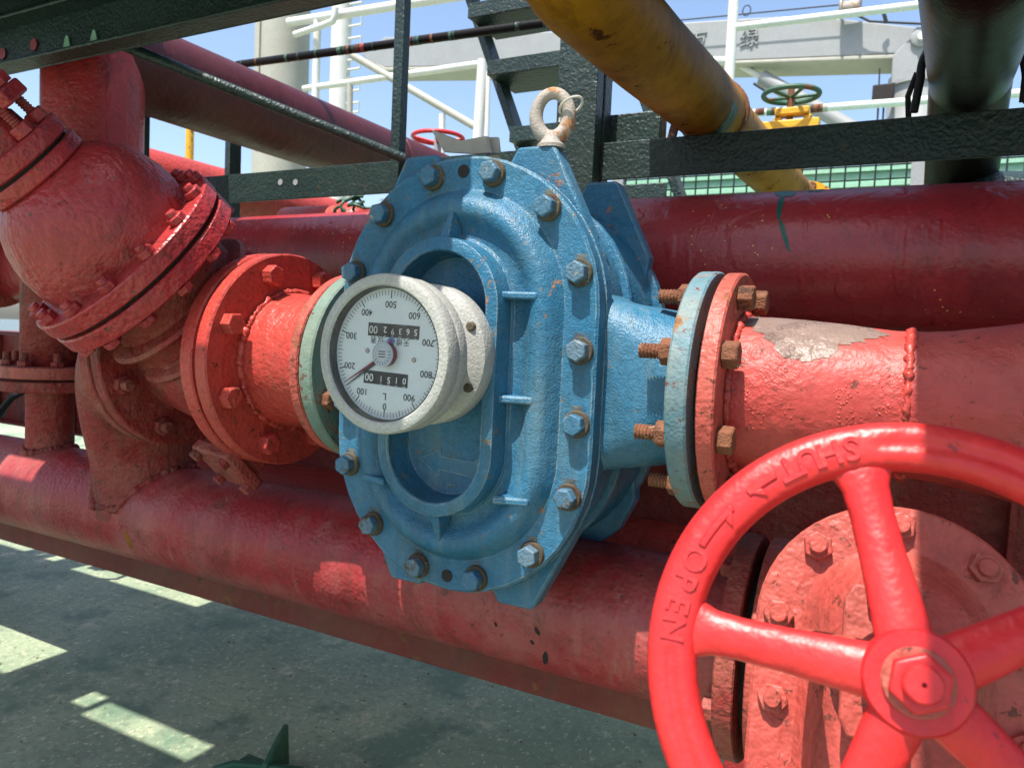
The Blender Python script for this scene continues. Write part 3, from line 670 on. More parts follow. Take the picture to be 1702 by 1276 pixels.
# bonnet bolts
vb = bolt_mesh(.0165, .013, 'red'); vst = MB().lathe((0, 0, 0), (0, 0, 1), [(.0092, 0), (.0092, .007), (.0078, .009)], 14).mesh('stud_end', 'red')
for k in range(14):
    a = 2*math.pi*(k+.35)/14; d = right*math.cos(a)*.1825 + fwd*math.sin(a)*.1825
    b = put_bolt(vl, CF + AX*.0355 + d, AX, vb)
    e_ = link('stud_end', vst, None, mw=place(CF + AX*.0485 + d, AX)); adopt(e_, b)
    put_bolt(vl, CF - AX*.0365 + d, -AX, vb)
# neck, ribs and strainer leg below the flange
nk = [(.150, -.035), (.145, -.05), (.134, -.08), (.134, -.094), (.160, -.099), (.165, -.106), (.160, -.113), (.136, -.118), (.130, -.160), (.152, -.166), (.157, -.173), (.152, -.180), (.128, -.186), (.118, -.22), (.10, -.25)]
MB().lathe(CF, AX, nk[::-1], 72).build('neck', 'red_dusty', vl, smooth=38)
# straight-through body with end flanges
XB0, XB1 = -1.385, xs-.0365
MB().lathe((XB0, YN, Z0), (1, 0, 0), [(.118, -.01), (.120, .03), (.135, .10), (.146, .15), (.140, .20), (.130, .25), (.126, XB1-XB0)], 72).build('body', 'red_dusty', vl, smooth=60)
MB().lathe((XB1, YN, Z0), (-1, 0, 0), [(.12, 0), (.202, 0), (.205, .0025), (.205, .027), (.202, .0295), (.12, .0295)], 84).build('end_flange', 'orange_red', vl, smooth=32)
MB().lathe((XB0, YN, Z0), (1, 0, 0), [(.11, 0), (.197, 0), (.200, .0025), (.200, .0255), (.197, .028), (.11, .028)], 84).build('end_flange', 'red_dusty', vl, smooth=32)
ib = bolt_mesh(.019, .014, 'red_dusty'); ist = MB().lathe((0, 0, 0), (0, 0, 1), [(.0115, 0), (.0115, .013), (.010, .016)], 16).mesh('stud_end', 'red_dusty')
for k in range(8):
    a = R_(22.5+45*k); p = V(XB0+.0285, YN+.166*math.cos(a), Z0+.166*math.sin(a))
    b = put_bolt(vl, p, (1, 0, 0), ib); e_ = link('stud_end', ist, None, mw=place(p+V(.014, 0, 0), (1, 0, 0))); adopt(e_, b)
# ribs on body near bonnet and the square drain cover at the bottom
DC = spot(378, 772, 'y', 1.035)
dax = (V(-.12, -.55, -.55)).normalized()
dx_, dy_, dz_ = basis(dax, (1, 0, .1))
MB().obox(DC + dax*.0, dx_, dy_, dz_, .105, .12, .026).build('drain_cover', 'red_dusty', vl, .006)
MB().obox(DC - dax*.05, dx_, dy_, dz_, .085, .09, .085).build('drain_neck', 'red_dusty', vl, .008)
db = bolt_mesh(.0125, .013, 'red_dusty')
for i in (-1, 1):
    for j in (-1, 1): put_bolt(vl, DC + dax*.0131 + dx_*(.038*i) + dy_*(.046*j), dax, db)

# ================================================================== LOWER HEADER PIPE, elbow, riser, coaming
PY, PZ, PR = 1.25, .197, .1235
lp = thing('header_pipe', (-1.4, PY, 0), 'long red header pipe running low across the photo above the deck', 'pipe')
MB().lathe((-4.2, PY, PZ), (1, 0, 0), [(PR, 0), (PR, 3.985)], 96).build('pipe', 'red_pipe', lp, smooth=60)
MB().lathe((-.183, PY, PZ), (-1, 0, 0), [(.11, 0), (.176, 0), (.179, .002), (.179, .027), (.176, .030), (.11, .030)], 80).build('end_flange', 'red_dusty', lp, smooth=32)
MB().lathe((-.1835, PY, PZ), (1, 0, 0), [(.135, 0), (.135, .0135)], 48).build('gasket', 'gasket', lp)
pb = bolt_mesh(.0185, .019, 'red_dusty')
for k in range(8):
    a = R_(22.5+45*k); put_bolt(lp, (-.2135, PY+.15*math.cos(a), PZ+.15*math.sin(a)), (-1, 0, 0), pb)
def cylpatch(x0, a0, x1, a1, wdt, mat, parent=lp): grn(x0, a0, x1, a1, wdt, parent, lambda x: PR, 0, (PY, PZ), 'paint_chip', .0006, mat)
for x0, a0, x1, a1, wd in ((-.522, 92, -.515, 98, .010), (-.505, 112, -.512, 128, .012), (-.53, 104, -.528, 108, .008), (-.60, 96, -.598, 100, .006)):
    cylpatch(x0, a0, x1, a1, wd, 'gasket')
cylpatch(-1.60, 96, -1.595, 120, .014, 'yellow')

random.seed(21)
el = thing('elbow_pipe', (-1.6, 1.1, 0), 'red elbow curving down from the large valve into the lower header pipe', 'pipe')
ER = .121; pts = [V(XB0-.004, YN, Z0), V(XB0-.04, YN, Z0)]; EB = .262
for k in range(1, 15):
    a = R_(90*k/14); pts.append(V(XB0-.04-EB*math.sin(a), YN, Z0-EB*(1-math.cos(a))))
xe = XB0-.04-EB
pts += [V(xe, YN, Z0-EB-.04*k) for k in (1, 2, 3, 4)]
for i, p in enumerate(pts):
    f = min(1, max(0, (i-1)/(len(pts)-3))); p.y = YN + (PY-.006-YN)*f*f*(3-2*f)
MB().tube(pts, ER, 64).build('bend', 'red_dusty', el, smooth=60)
MB().lathe((XB0-.006, YN, Z0), (-1, 0, 0), [(.10, 0), (.197, 0), (.200, .0025), (.200, .0255), (.197, .028), (.10, .028)], 84).build('flange', 'red_dusty', el, smooth=32)
MB().lathe((XB0-.0065, YN, Z0), (1, 0, 0), [(.17, 0), (.17, .007)], 48).build('gasket', 'gasket', el)
def saddle(cx, cyy, r, tilt=0):
    out = []
    for k in range(141):
        a = 2*math.pi*k/140; x = cx+r*math.cos(a); y = cyy+r*math.sin(a); dy = y-PY
        if abs(dy) > PR*.97: dy = math.copysign(PR*.97, dy)
        z = PZ+math.sqrt(PR*PR-dy*dy)
        out.append((x, PY+dy, z))
    return out
bead([p for p in saddle(xe, PY-.006, ER+.001)], .011, 'weld_bead', 'red_dusty', el)

rz = thing('riser_pipe', (-2.03, 1.2, 0), 'dusty red upright pipe with a bolted flange joint at the left edge', 'pipe')
RX, RY, RR = -2.11, 1.25, .060
MB().lathe((RX, RY, PZ+.05), (0, 0, 1), [(RR, 0), (RR, .27), (.074, .28), (.074, .9)], 64).build('pipe', 'red_dusty', rz, smooth=60)
MB().lathe((RX, RY, .475), (0, 0, 1), [(.055, 0), (.124, 0), (.128, .003), (.128, .027), (.124, .030), (.055, .030)], 64).build('flange', 'red_dusty', rz, smooth=32)
MB().lathe((RX, RY, .5045), (0, 0, 1), [(.112, 0), (.112, .0065)], 48).build('gasket', 'gasket', rz)
MB().lathe((RX, RY, .5105), (0, 0, 1), [(.055, 0), (.124, 0), (.128, .003), (.128, .030), (.124, .033), (.055, .033)], 64).build('flange', 'red_flange', rz, smooth=32)
rst = stud_mesh(.0105, .034, 'red_dusty'); rnt = nut_mesh(.0175, .014, 'red_dusty')
for k in range(8):
    a = R_(45*k-67); put_stud(rz, (RX+.102*math.cos(a), RY+.102*math.sin(a), .544), (0, 0, 1), rst, rnt, .001)
bead(saddle(RX, RY, RR+.003), .010, 'weld_bead', 'red_dusty', rz)

co = thing('support_rail', (-1.4, 1.33, 0), 'rusty red steel rail running just under the lower header pipe', 'rail')
MB().box((-4.2, 1.325, -.032), (.9, 1.334, .085)).build('web', 'rail', co, .002)
MB().box((-4.2, 1.3345, -.032), (.9, 1.39, -.022)).build('ledge', 'rail', co, .002)
for x in (-3.9, .5): MB().box((x, 1.336, DZ), (x+.06, 1.39, -.033)).build('support_post', 'red_dusty', co, .002)

# ================================================================== GATE VALVE with handwheel
WC = V(.019, .556, .466); EL = R_(19); AZ = R_(6); WN = V(math.sin(AZ)*math.cos(EL), -math.cos(AZ)*math.cos(EL), math.sin(EL)); E1 = V(math.cos(AZ), math.sin(AZ), 0); E2 = WN.cross(E1)
def L(u, v, h): return WC + E1*u + E2*v + WN*h
hwm = Matrix((E1, E2, WN)).transposed().to_4x4(); hwm.translation = WC
gv = thing('gate_valve', (.02, 1.1, 0), 'red gate valve body with oval bolted bonnet behind the handwheel', 'valve')
HB_ = -.358
BU, BV = .027, .024                    # the bonnet sits a little off the wheel's axis
def lst(r, h, n=24, hs=.085, cy=-.085):
    pts = []
    for j in range(n+1): a = math.pi*j/n; pts.append(L(BU+r*math.cos(a), BV+cy+hs+r*math.sin(a), HB_+h))
    for j in range(n+1): a = math.pi+math.pi*j/n; pts.append(L(BU+r*math.cos(a), BV+cy-hs+r*math.sin(a), HB_+h))
    return pts
MB().rings([lst(r, h) for r, h in [(.09, -.03), (.139, -.03), (.142, -.027), (.142, -.006), (.139, -.003), (.10, -.003)]]).build('body_flange', 'faded', gv, smooth=32)
MB().rings([lst(r, h) for r, h in [(.10, .0), (.138, .0), (.141, .003), (.141, .022), (.138, .025), (.094, .0255), (.088, .030), (.070, .075), (.060, .085), (.052, .088), (.0005, .088)]]).build('bonnet', 'faded', gv, smooth=32)
gb = bolt_mesh(.0165, .012, 'faded'); gst = MB().lathe((0, 0, 0), (0, 0, 1), [(.0095, 0), (.0095, .006), (.008, .008)], 16).mesh('stud_end', 'faded')
gp = [(0, .119), (-.081, .086), (.081, .086), (-.117, .006), (.117, .006), (-.117, -.082), (.117, -.082), (-.115, -.168), (.115, -.168), (-.08, -.255), (.08, -.255), (0, -.29)]
for u, v in gp:
    b = put_bolt(gv, L(BU+u, BV+v, HB_+.0255), WN, gb); e_ = link('stud_end', gst, None, mw=place(L(BU+u, BV+v, HB_+.0375), WN)); adopt(e_, b)
# body down to the header axis
MB().rings([lst(r, h) for r, h in [(.088, -.32), (.092, -.2), (.10, -.12), (.098, -.06), (.112, -.031)]]).build('body', 'faded', gv, smooth=50)
MB().lathe((-.169, PY, PZ), (1, 0, 0), [(.10, 0), (.176, 0), (.179, .002), (.179, .028), (.176, .031), (.125, .031), (.118, .06), (.118, .30), (.125, .33), (.179, .335), (.179, .365), (.1, .365)], 80).build('barrel', 'red_flange', gv, smooth=32)
for k in range(8):
    a = R_(22.5+45*k); put_bolt(gv, (-.1375, PY+.15*math.cos(a), PZ+.15*math.sin(a)), (1, 0, 0), bolt_mesh(.0165, .014, 'red_dusty') if k == 0 else pb)
# yoke: two arms joining at a hub below the wheel, gland between them
for s in (-1, 1):
    ya = []
    path = [(s*.052, -.015*0+.0, HB_+.085), (s*.062, .0, HB_+.13), (s*.060, .0, HB_+.20), (s*.045, .0, HB_+.26), (s*.02, 0, HB_+.295)]
    rr = []
    for u, v, h in path: rr.append([L(u+du, v+dv, h) for du, dv in ((-.010, -.020), (.010, -.020), (.010, .020), (-.010, .020))])
    MB().rings(rr).build('yoke_arm', 'faded', gv, .005)
MB().lathe(L(0, 0, HB_+.285), WN, [(.030, 0), (.032, .004), (.032, .038), (.028, .042)], 36).build('yoke_hub', 'faded', gv)
gl_ = MB().prism([(-.07, -.022), (-.055, -.03), (.055, -.03), (.07, -.022), (.07, .022), (.055, .03), (-.055, .03), (-.07, .022)], L(0, 0, HB_+.118), E2, E1, WN, .016)
gl_.build('gland_plate', 'faded', gv, .003)
MB().lathe(L(0, 0, HB_+.085), WN, [(.042, 0), (.040, .033)], 32).build('gland_neck', 'faded', gv)
MB().lathe(L(0, 0, HB_+.1), WN, [(.0165, 0), (.0165, .262)], 24).build('stem', 'rust', gv)
for s in (-1, 1): put_stud(gv, L(0, s*.056, HB_+.085), WN, stud_mesh(.007, .065, 'rust'), nut_mesh(.0125, .012, 'rust'), .049)
# green paint dashes on the bonnet
def dash(pts, wd, h, parent):
    a, b = [], []
    for i, (u, v) in enumerate(pts):
        k = wd*(.3+.7*math.sin(math.pi*(i+.5)/len(pts))); a.append(L(u-k*.75, v-k*.6, h)); b.append(L(u+k*.75, v+k*.6, h))
    MB().rings([a+b[::-1], [p+WN*.0006 for p in a+b[::-1]]]).build('paint_dab', 'mark_green', parent)

# handwheel
hw = thing('handwheel', tuple(WC), 'big bright red handwheel with cast SHUT and OPEN lettering, lower right', 'handwheel')
RM = .1565; rim = MB(); rs_ = []
sec = [(.0175, -.004), (.0185, .002), (.0165, .0085), (.011, .0125), (.0040, .0132), (.0028, .0122), (-.0028, .0122), (-.0040, .0132), (-.011, .0122), (-.0155, .008), (-.0175, .001), (-.016, -.006), (-.010, -.011), (0, -.0128), (.011, -.0105)]
NS = 160
flat = lambda a: 1 if (100 <= a <= 183) else 0
for j in range(NS+1):
    ad = 360*(j % NS)/NS; a = R_(ad); row = []
    for q, (du, dh) in enumerate(sec):
        if q in (5, 6) and flat(ad): dh = .0132
        row.append(L((RM+du)*math.cos(a), (RM+du)*math.sin(a), dh))
    rs_.append(row)
rim.rings(rs_, True, False, False).build('rim', 'wheel', hw, smooth=50)
for k in range(5):
    a = R_(105+72*k); d = V(math.cos(a), math.sin(a)); t = V(-d.y, d.x); rr = []
    for r, wd, th, h in ((.016, .0195, .0125, .015), (.030, .0178, .0120, .0135), (.05, .0168, .0108, .012), (.08, .0152, .0098, .006), (.11, .0148, .0096, .002), (.128, .0160, .0096, .0005), (.137, .0195, .0095, 0), (.143, .026, .009, 0), (.150, .034, .006, 0)):
        rr.append([L(*(d*r + t*(wd*math.cos(2*math.pi*q/20))), h + th*math.sin(2*math.pi*q/20)) for q in range(20)])
    MB().rings(rr).build('spoke', 'wheel', hw, smooth=60)
MB().lathe(L(0, 0, -.012), WN, [(.024, -.010), (.028, 0), (.0325, .010), (.0335, .030), (.0328, .037), (.031, .0395), (.018, .0395)], 64).build('hub', 'wheel', hw, smooth=35)
MB().lathe(L(0, 0, .0275), WN, [(.0215, 0), (.0215, .003), (.0205, .004)], 40).build('washer', 'red_flange', hw)
MB().hexa(L(0, 0, .0325), WN, .0190, .012, ph=.4).build('nut', 'wheel', hw, .002)
MB().lathe(L(0, 0, .040), WN, [(.0115, 0), (.0115, .012), (.0102, .0135), (.0016, .0135), (.0016, .009)], 32).build('stem_end', 'wheel', hw, smooth=35)
def rimtext(txt, a_mid, size, step):
    n = len(txt)
    for i, ch in enumerate(txt):
        ad = a_mid + (i-(n-1)/2)*step; a = R_(ad); up_ = V(-math.cos(a), -math.sin(a))
        rt = V(up_.y, -up_.x)
        x = E1*rt.x + E2*rt.y; y = E1*up_.x + E2*up_.y
        mt = Matrix((x, y, WN)).transposed().to_4x4(); mt.translation = L((RM+.0005)*math.cos(a), (RM+.0005)*math.sin(a), .0132)
        link('letter', text_mesh(ch, size, .0014, 'wheel', .0006), hw, .0007, 2, mw=mt)
rimtext('SHUT', 115, .0235, 5.6); rimtext('OPEN', 168.5, .0235, 6.4)
def rimbar(a0, a1, r, wd, head):
    a_, b_ = [], []
    K = 14
    for i in range(K+1):
        f = i/K; a = R_(a0+(a1-a0)*f); k = wd
        a_.append(L((r-k)*math.cos(a), (r-k)*math.sin(a), .0125)); b_.append(L((r+k)*math.cos(a), (r+k)*math.sin(a), .0125))
    lo = a_+b_[::-1]; MB().rings([lo, [p+WN*.0026 for p in lo]]).build('cast_arrow', 'wheel', hw, .001)
    a = R_(a0); q = R_(a0+(4 if a1 > a0 else -4))
    lo = [L(r*math.cos(a)*1.0, r*math.sin(a), .0125), L((r-.010)*math.cos(q), (r-.010)*math.sin(q), .0125), L((r-.003)*math.cos(q), (r-.003)*math.sin(q), .0125)]
    MB().rings([lo, [p+WN*.0026 for p in lo]]).build('cast_arrow', 'wheel', hw, .001)
rimbar(136, 127, RM, .0028, 1); rimbar(141.5, 155, RM, .0028, 1)

# ================================================================== BACK HEADER PIPE and things behind
BY, BZ, BRD = 1.6, .86, .1365
bp = thing('maroon_pipe', (-.5, BY, 0), 'thick maroon pipe with yellow paint specks behind the blue meter', 'pipe')
MB().lathe((-4.0, BY, BZ), (1, 0, 0), [(BRD, 0), (BRD, 6.5)], 96).build('pipe', 'maroon', bp, smooth=60)
for (x0, a0, x1, a1, wd) in ((-.230, 14, -.222, 34, .048), (-.230, 32, -.226, 62, .012), (-.226, 60, -.200, 90, .009), (-.165, 8, -.168, 26, .018), (-.182, 14, -.180, 24, .012)):
    grn(x0, a0, x1, a1, wd, bp, lambda x: BRD, 0, (BY, BZ), 'paint_dab', .0007)
MB().lathe((-1.66, 1.46, .86), (0, 0, -1), [(.075, -.02), (.085, .0), (.085, .25)], 40).build('branch', 'maroon', bp)
for x in (-3.8, .9):
    MB().box((x-.05, 1.55, DZ), (x+.05, 1.65, BZ-.12)).build('support_post', 'red', bp, .003)

lr = thing('cover_pipe', (-.6, 1.72, 0), 'dark red pipe half hidden low behind the header pipe, added to cover bright deck', 'pipe')
MB().lathe((-2.08, 1.74, .11), (1, 0, 0), [(.135, 0), (.145, .01), (.145, 3.5)], 72).build('pipe', 'orange_red', lr, smooth=60)  # added pipe that hides the bright deck in the gap
for x in (-.25, 1.2): MB().box((x-.05, 1.70, DZ), (x+.05, 1.78, -.05)).build('support_post', 'red', lr, .003)
rb = thing('red_box_beam', (-.8, 1.55, 0), 'dark red steel beam behind the meter under the maroon pipe', 'beam')
MB().box((-3.6, 1.75, .25), (1.4, 1.765, .60)).box((-3.6, 1.70, .242), (1.4, 1.765, .2505)).box((-3.6, 1.7655, .600), (1.4, 1.96, .608)).build('web', 'red_dusty', rb, .002)
for k in range(9):
    x = -3.3+k*.5; MB().box((x, 1.705, .251), (x+.012, 1.7495, .598)).build('stiffener', 'red_dusty', rb, .002)

# upper-left upright and its long branch going away
ur = thing('standpipe', (-2.27, 1.45, 0), 'thick red upright pipe at upper left behind the valve', 'pipe')
MB().lathe((-2.27, 1.47, .9), (0, 0, 1), [(.142, 0), (.142, .8)], 72).build('pipe', 'red_flange' if 0 else 'red', ur, smooth=60)
MB().lathe((-2.27, 1.47, 1.5), (0, 1, 0), [(.140, .02), (.140, 5.5)], 72).build('branch', 'shaded_maroon', ur, smooth=60)
MB().lathe((-2.27, 2.95, 1.5), (0, 1, 0), [(.141, -.012), (.147, -.006), (.147, .006), (.141, .012)], 60, False, False).build('weld_ring', 'shaded_maroon', ur)
sp2 = thing('sunlit_pipe', (-2.9, 3.2, 0), 'sunlit red pipe running away below the upper-left branch', 'pipe')
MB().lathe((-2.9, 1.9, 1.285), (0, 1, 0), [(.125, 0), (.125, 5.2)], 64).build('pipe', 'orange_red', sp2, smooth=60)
for y in (2.2, 6.5): MB().box((-2.94, y, DZ), (-2.86, y+.08, 1.18)).build('support_post', 'green', sp2)
el2 = thing('pipe_stub', (-2.0, 2.6, 0), 'short sunlit red pipe end just above the maroon pipe left of meter', 'pipe')
q = spot(545, 352, 'y', 2.4)
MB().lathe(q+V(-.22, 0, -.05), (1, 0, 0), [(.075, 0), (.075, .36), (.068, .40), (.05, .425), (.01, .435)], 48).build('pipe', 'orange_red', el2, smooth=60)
MB().box((q.x-.1, 2.36, DZ), (q.x-.03, 2.44, q.z-.10)).build('support_post', 'green', el2)

# left-edge flange pair
lf = thing('flange_pair', (-2.87, 1.55, 0), 'rusty red flange pair cut by the left edge of the photo', 'flange')
MB().lathe((-2.93, 1.50, .87), (1, 0, 0), [(.08, -.5), (.08, 0), (.165, 0), (.168, .003), (.168, .024), (.165, .027), (.12, .027)], 56).build('flange', 'red_flange', lf, smooth=32)
MB().lathe((-2.895, 1.50, .87), (1, 0, 0), [(.12, 0), (.165, 0), (.168, .003), (.168, .024), (.165, .027), (.09, .027), (.088, .1)], 56).build('flange', 'red_flange', lf, smooth=32)
for k in range(8):
    a = R_(22.5+45*k); put_bolt(lf, (-2.867, 1.50+.138*math.cos(a), .87+.138*math.sin(a)), (1, 0, 0), pb)
MB().box((-2.97, 1.47, DZ), (-2.94, 1.53, .80)).build('support_post', 'green', lf)

# dark green frame
FY = 1.85
fr = thing('green_pipe_rack', (-.8, FY, 0), 'dark green steel frame with beam, post and braces behind the meter', 'frame')
MB().box((-3.7, FY, 1.100), (2.6, FY+.008, 1.196)).box((-3.7, FY+.0083, 1.188), (2.6, FY+.07, 1.196)).build('beam', 'green', fr, .002)
for px, py in ((466, 303), (491, 303)):
    p = spot(px, py, 'y', FY-.001); MB().lathe(p, (0, -1, 0), [(.010, 0), (.010, .001)], 20).build('bolt_hole', 'crane', fr)
MB().box((-1.392, FY-.035, .9), (-1.358, FY-.001, 2.0)).build('post', 'green', fr, .003)
MB().box((-.846, FY-.05, .609), (-.736, FY-.003, 1.56)).box((-.846, FY+.009, .609), (-.736, FY+.06, 1.56)).build('column', 'green', fr, .003)
MB().box((-.8465, FY+.0605, 1.20), (-.60, FY+.12, 1.285)).build('bracket', 'green', fr, .003)
a = spot(200, 74, 'y', 1.31); b = spot(672, 264, 'y', FY-.06)
MB().tube([a, b], .0145, 20).build('brace', 'green', fr)
p = spot(238, 180, 'y', FY-.02); MB().box((p.x-.018, FY-.04, .85), (p.x+.018, FY-.003, 1.55)).build('post', 'green', fr, .003)
for x in (-3.66, 2.5): MB().box((x-.04, FY-.05, DZ), (x+.04, FY-.003, 1.6)).build('post', 'green', fr)
MB().box((-3.3, FY+.1, .62), (-1.7, FY+.11, .72)).build('tie_beam', 'green', fr, .002)

rd = thing('crossing_rod', (-1.8, 2.3, 0), 'dark flecked rod crossing the sky above the red branch pipe', 'rod')
a = spot(395, 108, 'y', 2.3); b = spot(905, 39, 'y', 2.3)
MB().tube([a, b], .0155, 16).build('rod', 'black_pipe', rd)
random.seed(11)
for k in range(22):
    f = random.uniform(.02, .96); c = a.lerp(b, f); wd = random.uniform(.006, .02)
    MB().lathe(c, b-a, [(.0162, 0), (.0162, wd)], 16).build('paint_fleck', random.choice(['green', 'rust', 'mid_green', 'red_dusty', 'green', 'mid_green']), rd)
MB().box((a.x-.03, 2.27, DZ), (a.x+.0, 2.33, a.z)).build('support_post', 'green', rd)

# ladder stairs
ls = thing('dark_stair', (-1.35, 2.7, 0), 'dark green steep stair with treads behind the lifting eye', 'stair')
SY = 2.65
a = spot(772, -40, 'y', SY); b = spot(868, 245, 'y', SY); dd = (b-a)
lo = b + dd*1.0
MB().bar(a - dd*.3, b + dd*2.1, .03, .085, (0, 1, 0)).build('stringer', 'green', ls, .003)
a2 = spot(775, -35, 'y', SY); 
MB().bar(a - dd*.3 + V(.55, .0, 0), b + dd*2.1 + V(.55, 0, 0), .03, .085, (0, 1, 0)).build('stringer', 'green', ls, .003)
for py in (-60, 36, 132, 240, 340):
    t_ = (spot(800, py, 'y', SY).z - a.z)/dd.z; c = a + dd*t_
    MB().box((c.x+.016, SY-.11, c.z-.035), (c.x+.535, SY+.11, c.z-.022)).box((c.x+.016, SY-.12, c.z-.036), (c.x+.535, SY-.1105, c.z+.02)).build('tread', 'green', ls, .002)

# yellow pipe
yp = thing('yellow_pipe', (-.5, 1.85, 0), 'stained yellow pipe slanting away over the green beam', 'pipe')
pts = [V(-.527, 1.02, 1.75), V(-.527, 1.02, 1.45)]
for k in range(9):
    a = R_(90*k/8); pts.append(V(-.527+.008*k/8, 1.02+.16*(1-math.cos(a)), 1.43-.16*math.sin(a)))
pts += [V(-.505, 1.5, 1.273), V(-.485, 1.85, 1.280)]
YD = V(.035, 1, .012).normalized()
pts += [pts[-1]+YD*.14]
MB().tube(pts, .084, 56).build('pipe', 'yellow', yp, smooth=60)
end = pts[-1]
MB().lathe(end-YD*.02, YD, [(.084, 0), (.090, .004), (.090, .02), (.084, .024)], 48, False, False).build('weld_ring', 'rust', yp)
MB().lathe(end, YD, [(.078, 0), (.078, 1.6)], 48).build('pipe', 'yellow', yp, smooth=60)
MB().lathe(end+YD*1.55, YD, [(.078, 0), (.125, .0), (.125, .035), (.08, .035), (.08, .05), (.125, .05), (.125, .085), (.08, .085), (.078, .4)], 48).build('flange', 'bright_yellow', yp, smooth=32)
for k in range(8):
    a = R_(45*k+10); x, y, z = basis(YD); put_bolt(yp, end+YD*1.549 + (x*math.cos(a)+y*math.sin(a))*.104, -YD, bolt_mesh(.016, .014, 'rust') if k == 0 else hb)
MB().box((-.40, 3.55, DZ), (-.34, 3.6, 1.23)).build('support_post', 'green', yp)
gq = pts[-2] + YD*.02
wrap = MB()
for k in range(12):
    pass
x, y, z = basis(YD)
stv = []
for i in range(9):
    for j in range(3):
        a = R_(190+i*12); stv.append(gq + YD*(-.035+.03*j+ i*.006) + (x*math.cos(a)+y*math.sin(a))*.0848)
fc = [(i*3+j, i*3+j+1, (i+1)*3+j+1, (i+1)*3+j) for i in range(8) for j in range(2)]
MB().add(stv, fc).build('paint_dab', 'green', yp)
MB().bar(V(-.56, FY+.03, 1.197), V(-.545, FY+.03, 1.26), .02, .012).build('saddle_lug', 'rust', yp)

# black pipe at right
kp = thing('black_pipe', (.085, 1.85, 0), 'glossy black-brown pipe strapped on the green beam at upper right', 'pipe')
KD = V(.035, 1, .13).normalized(); k0 = V(.083, 1.85, 1.284)
kb0 = k0-KD*.74; kz = .15; pts = [V(kb0.x-.006, kb0.y-kz, 1.80), V(kb0.x-.006, kb0.y-kz, kb0.z+kz+.02)]
for k in range(1, 9):
    a = R_(90*k/8); pts.append(V(kb0.x-.006+.006*k/8, kb0.y-kz*math.cos(a), kb0.z+kz*(1-math.sin(a))))
pts += [kb0+KD*.1, k0, k0+KD*.1]
MB().tube(pts, .081, 56).build('pipe', 'black_pipe', kp, smooth=60)
k1 = k0+KD*.10
MB().lathe(k1, V(.03, 1, -.62), [(.081, -.03), (.081, .55)], 48).build('pipe', 'black_pipe', kp, smooth=60)
MB().lathe((.16, 2.28, 1.075), (0, 0, 1), [(.19, -.05), (.19, 0), (.17, .035), (.12, .06), (.06, .07)], 48).build('dome', 'green', kp, smooth=50)
MB().box((.10, 2.25, DZ), (.2, 2.35, 1.03)).build('support_post', 'green', kp)
ub = thing('rubber_strap', (.085, FY, 1.2), 'black rubber strap looped over the black pipe on the beam', 'strap')
pts = []
for k in range(25):
    a = R_(-8+196*k/24); pts.append(k0 + V(math.cos(a)*.094, -.02, math.sin(a)*.094))
pts = [V(pts[0].x+.008, pts[0].y, 1.199)] + pts + [V(pts[-1].x-.008, pts[-1].y, 1.199)]
MB().tube(pts, .0085, 10).build('loop', 'rubber', ub)
MB().tube([V(-.028, FY+.02, 1.2), V(-.032, FY+.0, 1.24), V(-.018, FY-.01, 1.285)], .006, 8).build('tail', 'rubber', ub)
MB().tube([V(.176, FY-.02, 1.2), V(.176, FY-.03, 1.25), V(.165, FY-.035, 1.30)], .007, 8).build('tail', 'rubber', ub)

# scrap of sheet metal behind the cover
ss = MB()
a_ = [spot(*p, 'y', 1.06) for p in ((716, 216), (738, 253), (788, 256), (812, 254), (806, 226), (764, 234))]
b_ = [p + V(.004, .006, .0) for p in a_]
ss.rings([a_, b_])
tag(ss.build('bent_sheet', 'sheet', bevel=.0008), 'torn grey sheet metal scrap sticking up behind the top of blue cover', 'scrap metal')
s2 = MB().rings([[spot(*p, 'y', 1.075) for p in ((800, 228), (812, 258), (833, 256), (830, 228))], [spot(*p, 'y', 1.10)+V(.0, 0, 0) for p in ((800, 228), (812, 258), (833, 256), (830, 228))]])
tag(s2.build('tan_block', 'sheet', bevel=.003), 'small tan block wedged beside the torn sheet metal on the meter', 'block')
# rope-like greenish rag at the pipe end
rg_ = MB(); random.seed(5)
c0 = spot(578, 338, 'y', 2.3)
for k in range(9):
    pts = [c0 + V(random.uniform(-.06, .06), random.uniform(-.02, .02), random.uniform(-.02, .02))]
    for i in range(6): pts.append(pts[-1] + V(random.uniform(-.02, .035), random.uniform(-.01, .01), random.uniform(-.022, .012)))
    rg_.tube(pts, .006, 6)
tag(rg_.build('rope_scrap', 'mid_green', smooth=60), 'tangle of green rope by the short red pipe left of meter', 'rope')

# ================================================================== DECK BRACKET
bk = thing('deck_bracket', (-1.18, 1.13, DZ), 'chipped green steel bracket standing on the deck at the bottom edge', 'bracket')
KB = 1.47
def kb(poly): return [(u*KB, v*KB*.80) for u, v in poly]
MB().prism(kb([(-.055, 0), (.075, 0), (.075, .042), (.03, .050), (-.025, .060), (-.055, .050)]), (-1.176, 1.125, DZ), V(.8, .6, 0), V(0, 0, 1), V(-.6, .8, 0), .016).build('plate', 'mid_green', bk, .004)
MB().prism(kb([(-.02, 0), (.07, 0), (.062, .085), (.030, .075), (-.01, .055)]), (-1.164, 1.154, DZ), V(-.35, .93, 0).normalized(), V(0, 0, 1), V(.93, .35, 0).normalized(), .014).build('fin', 'mid_green', bk, .004)
MB().box((-1.28, 1.06, DZ), (-1.07, 1.22, DZ+.014)).build('base', 'mid_green', bk, .004)

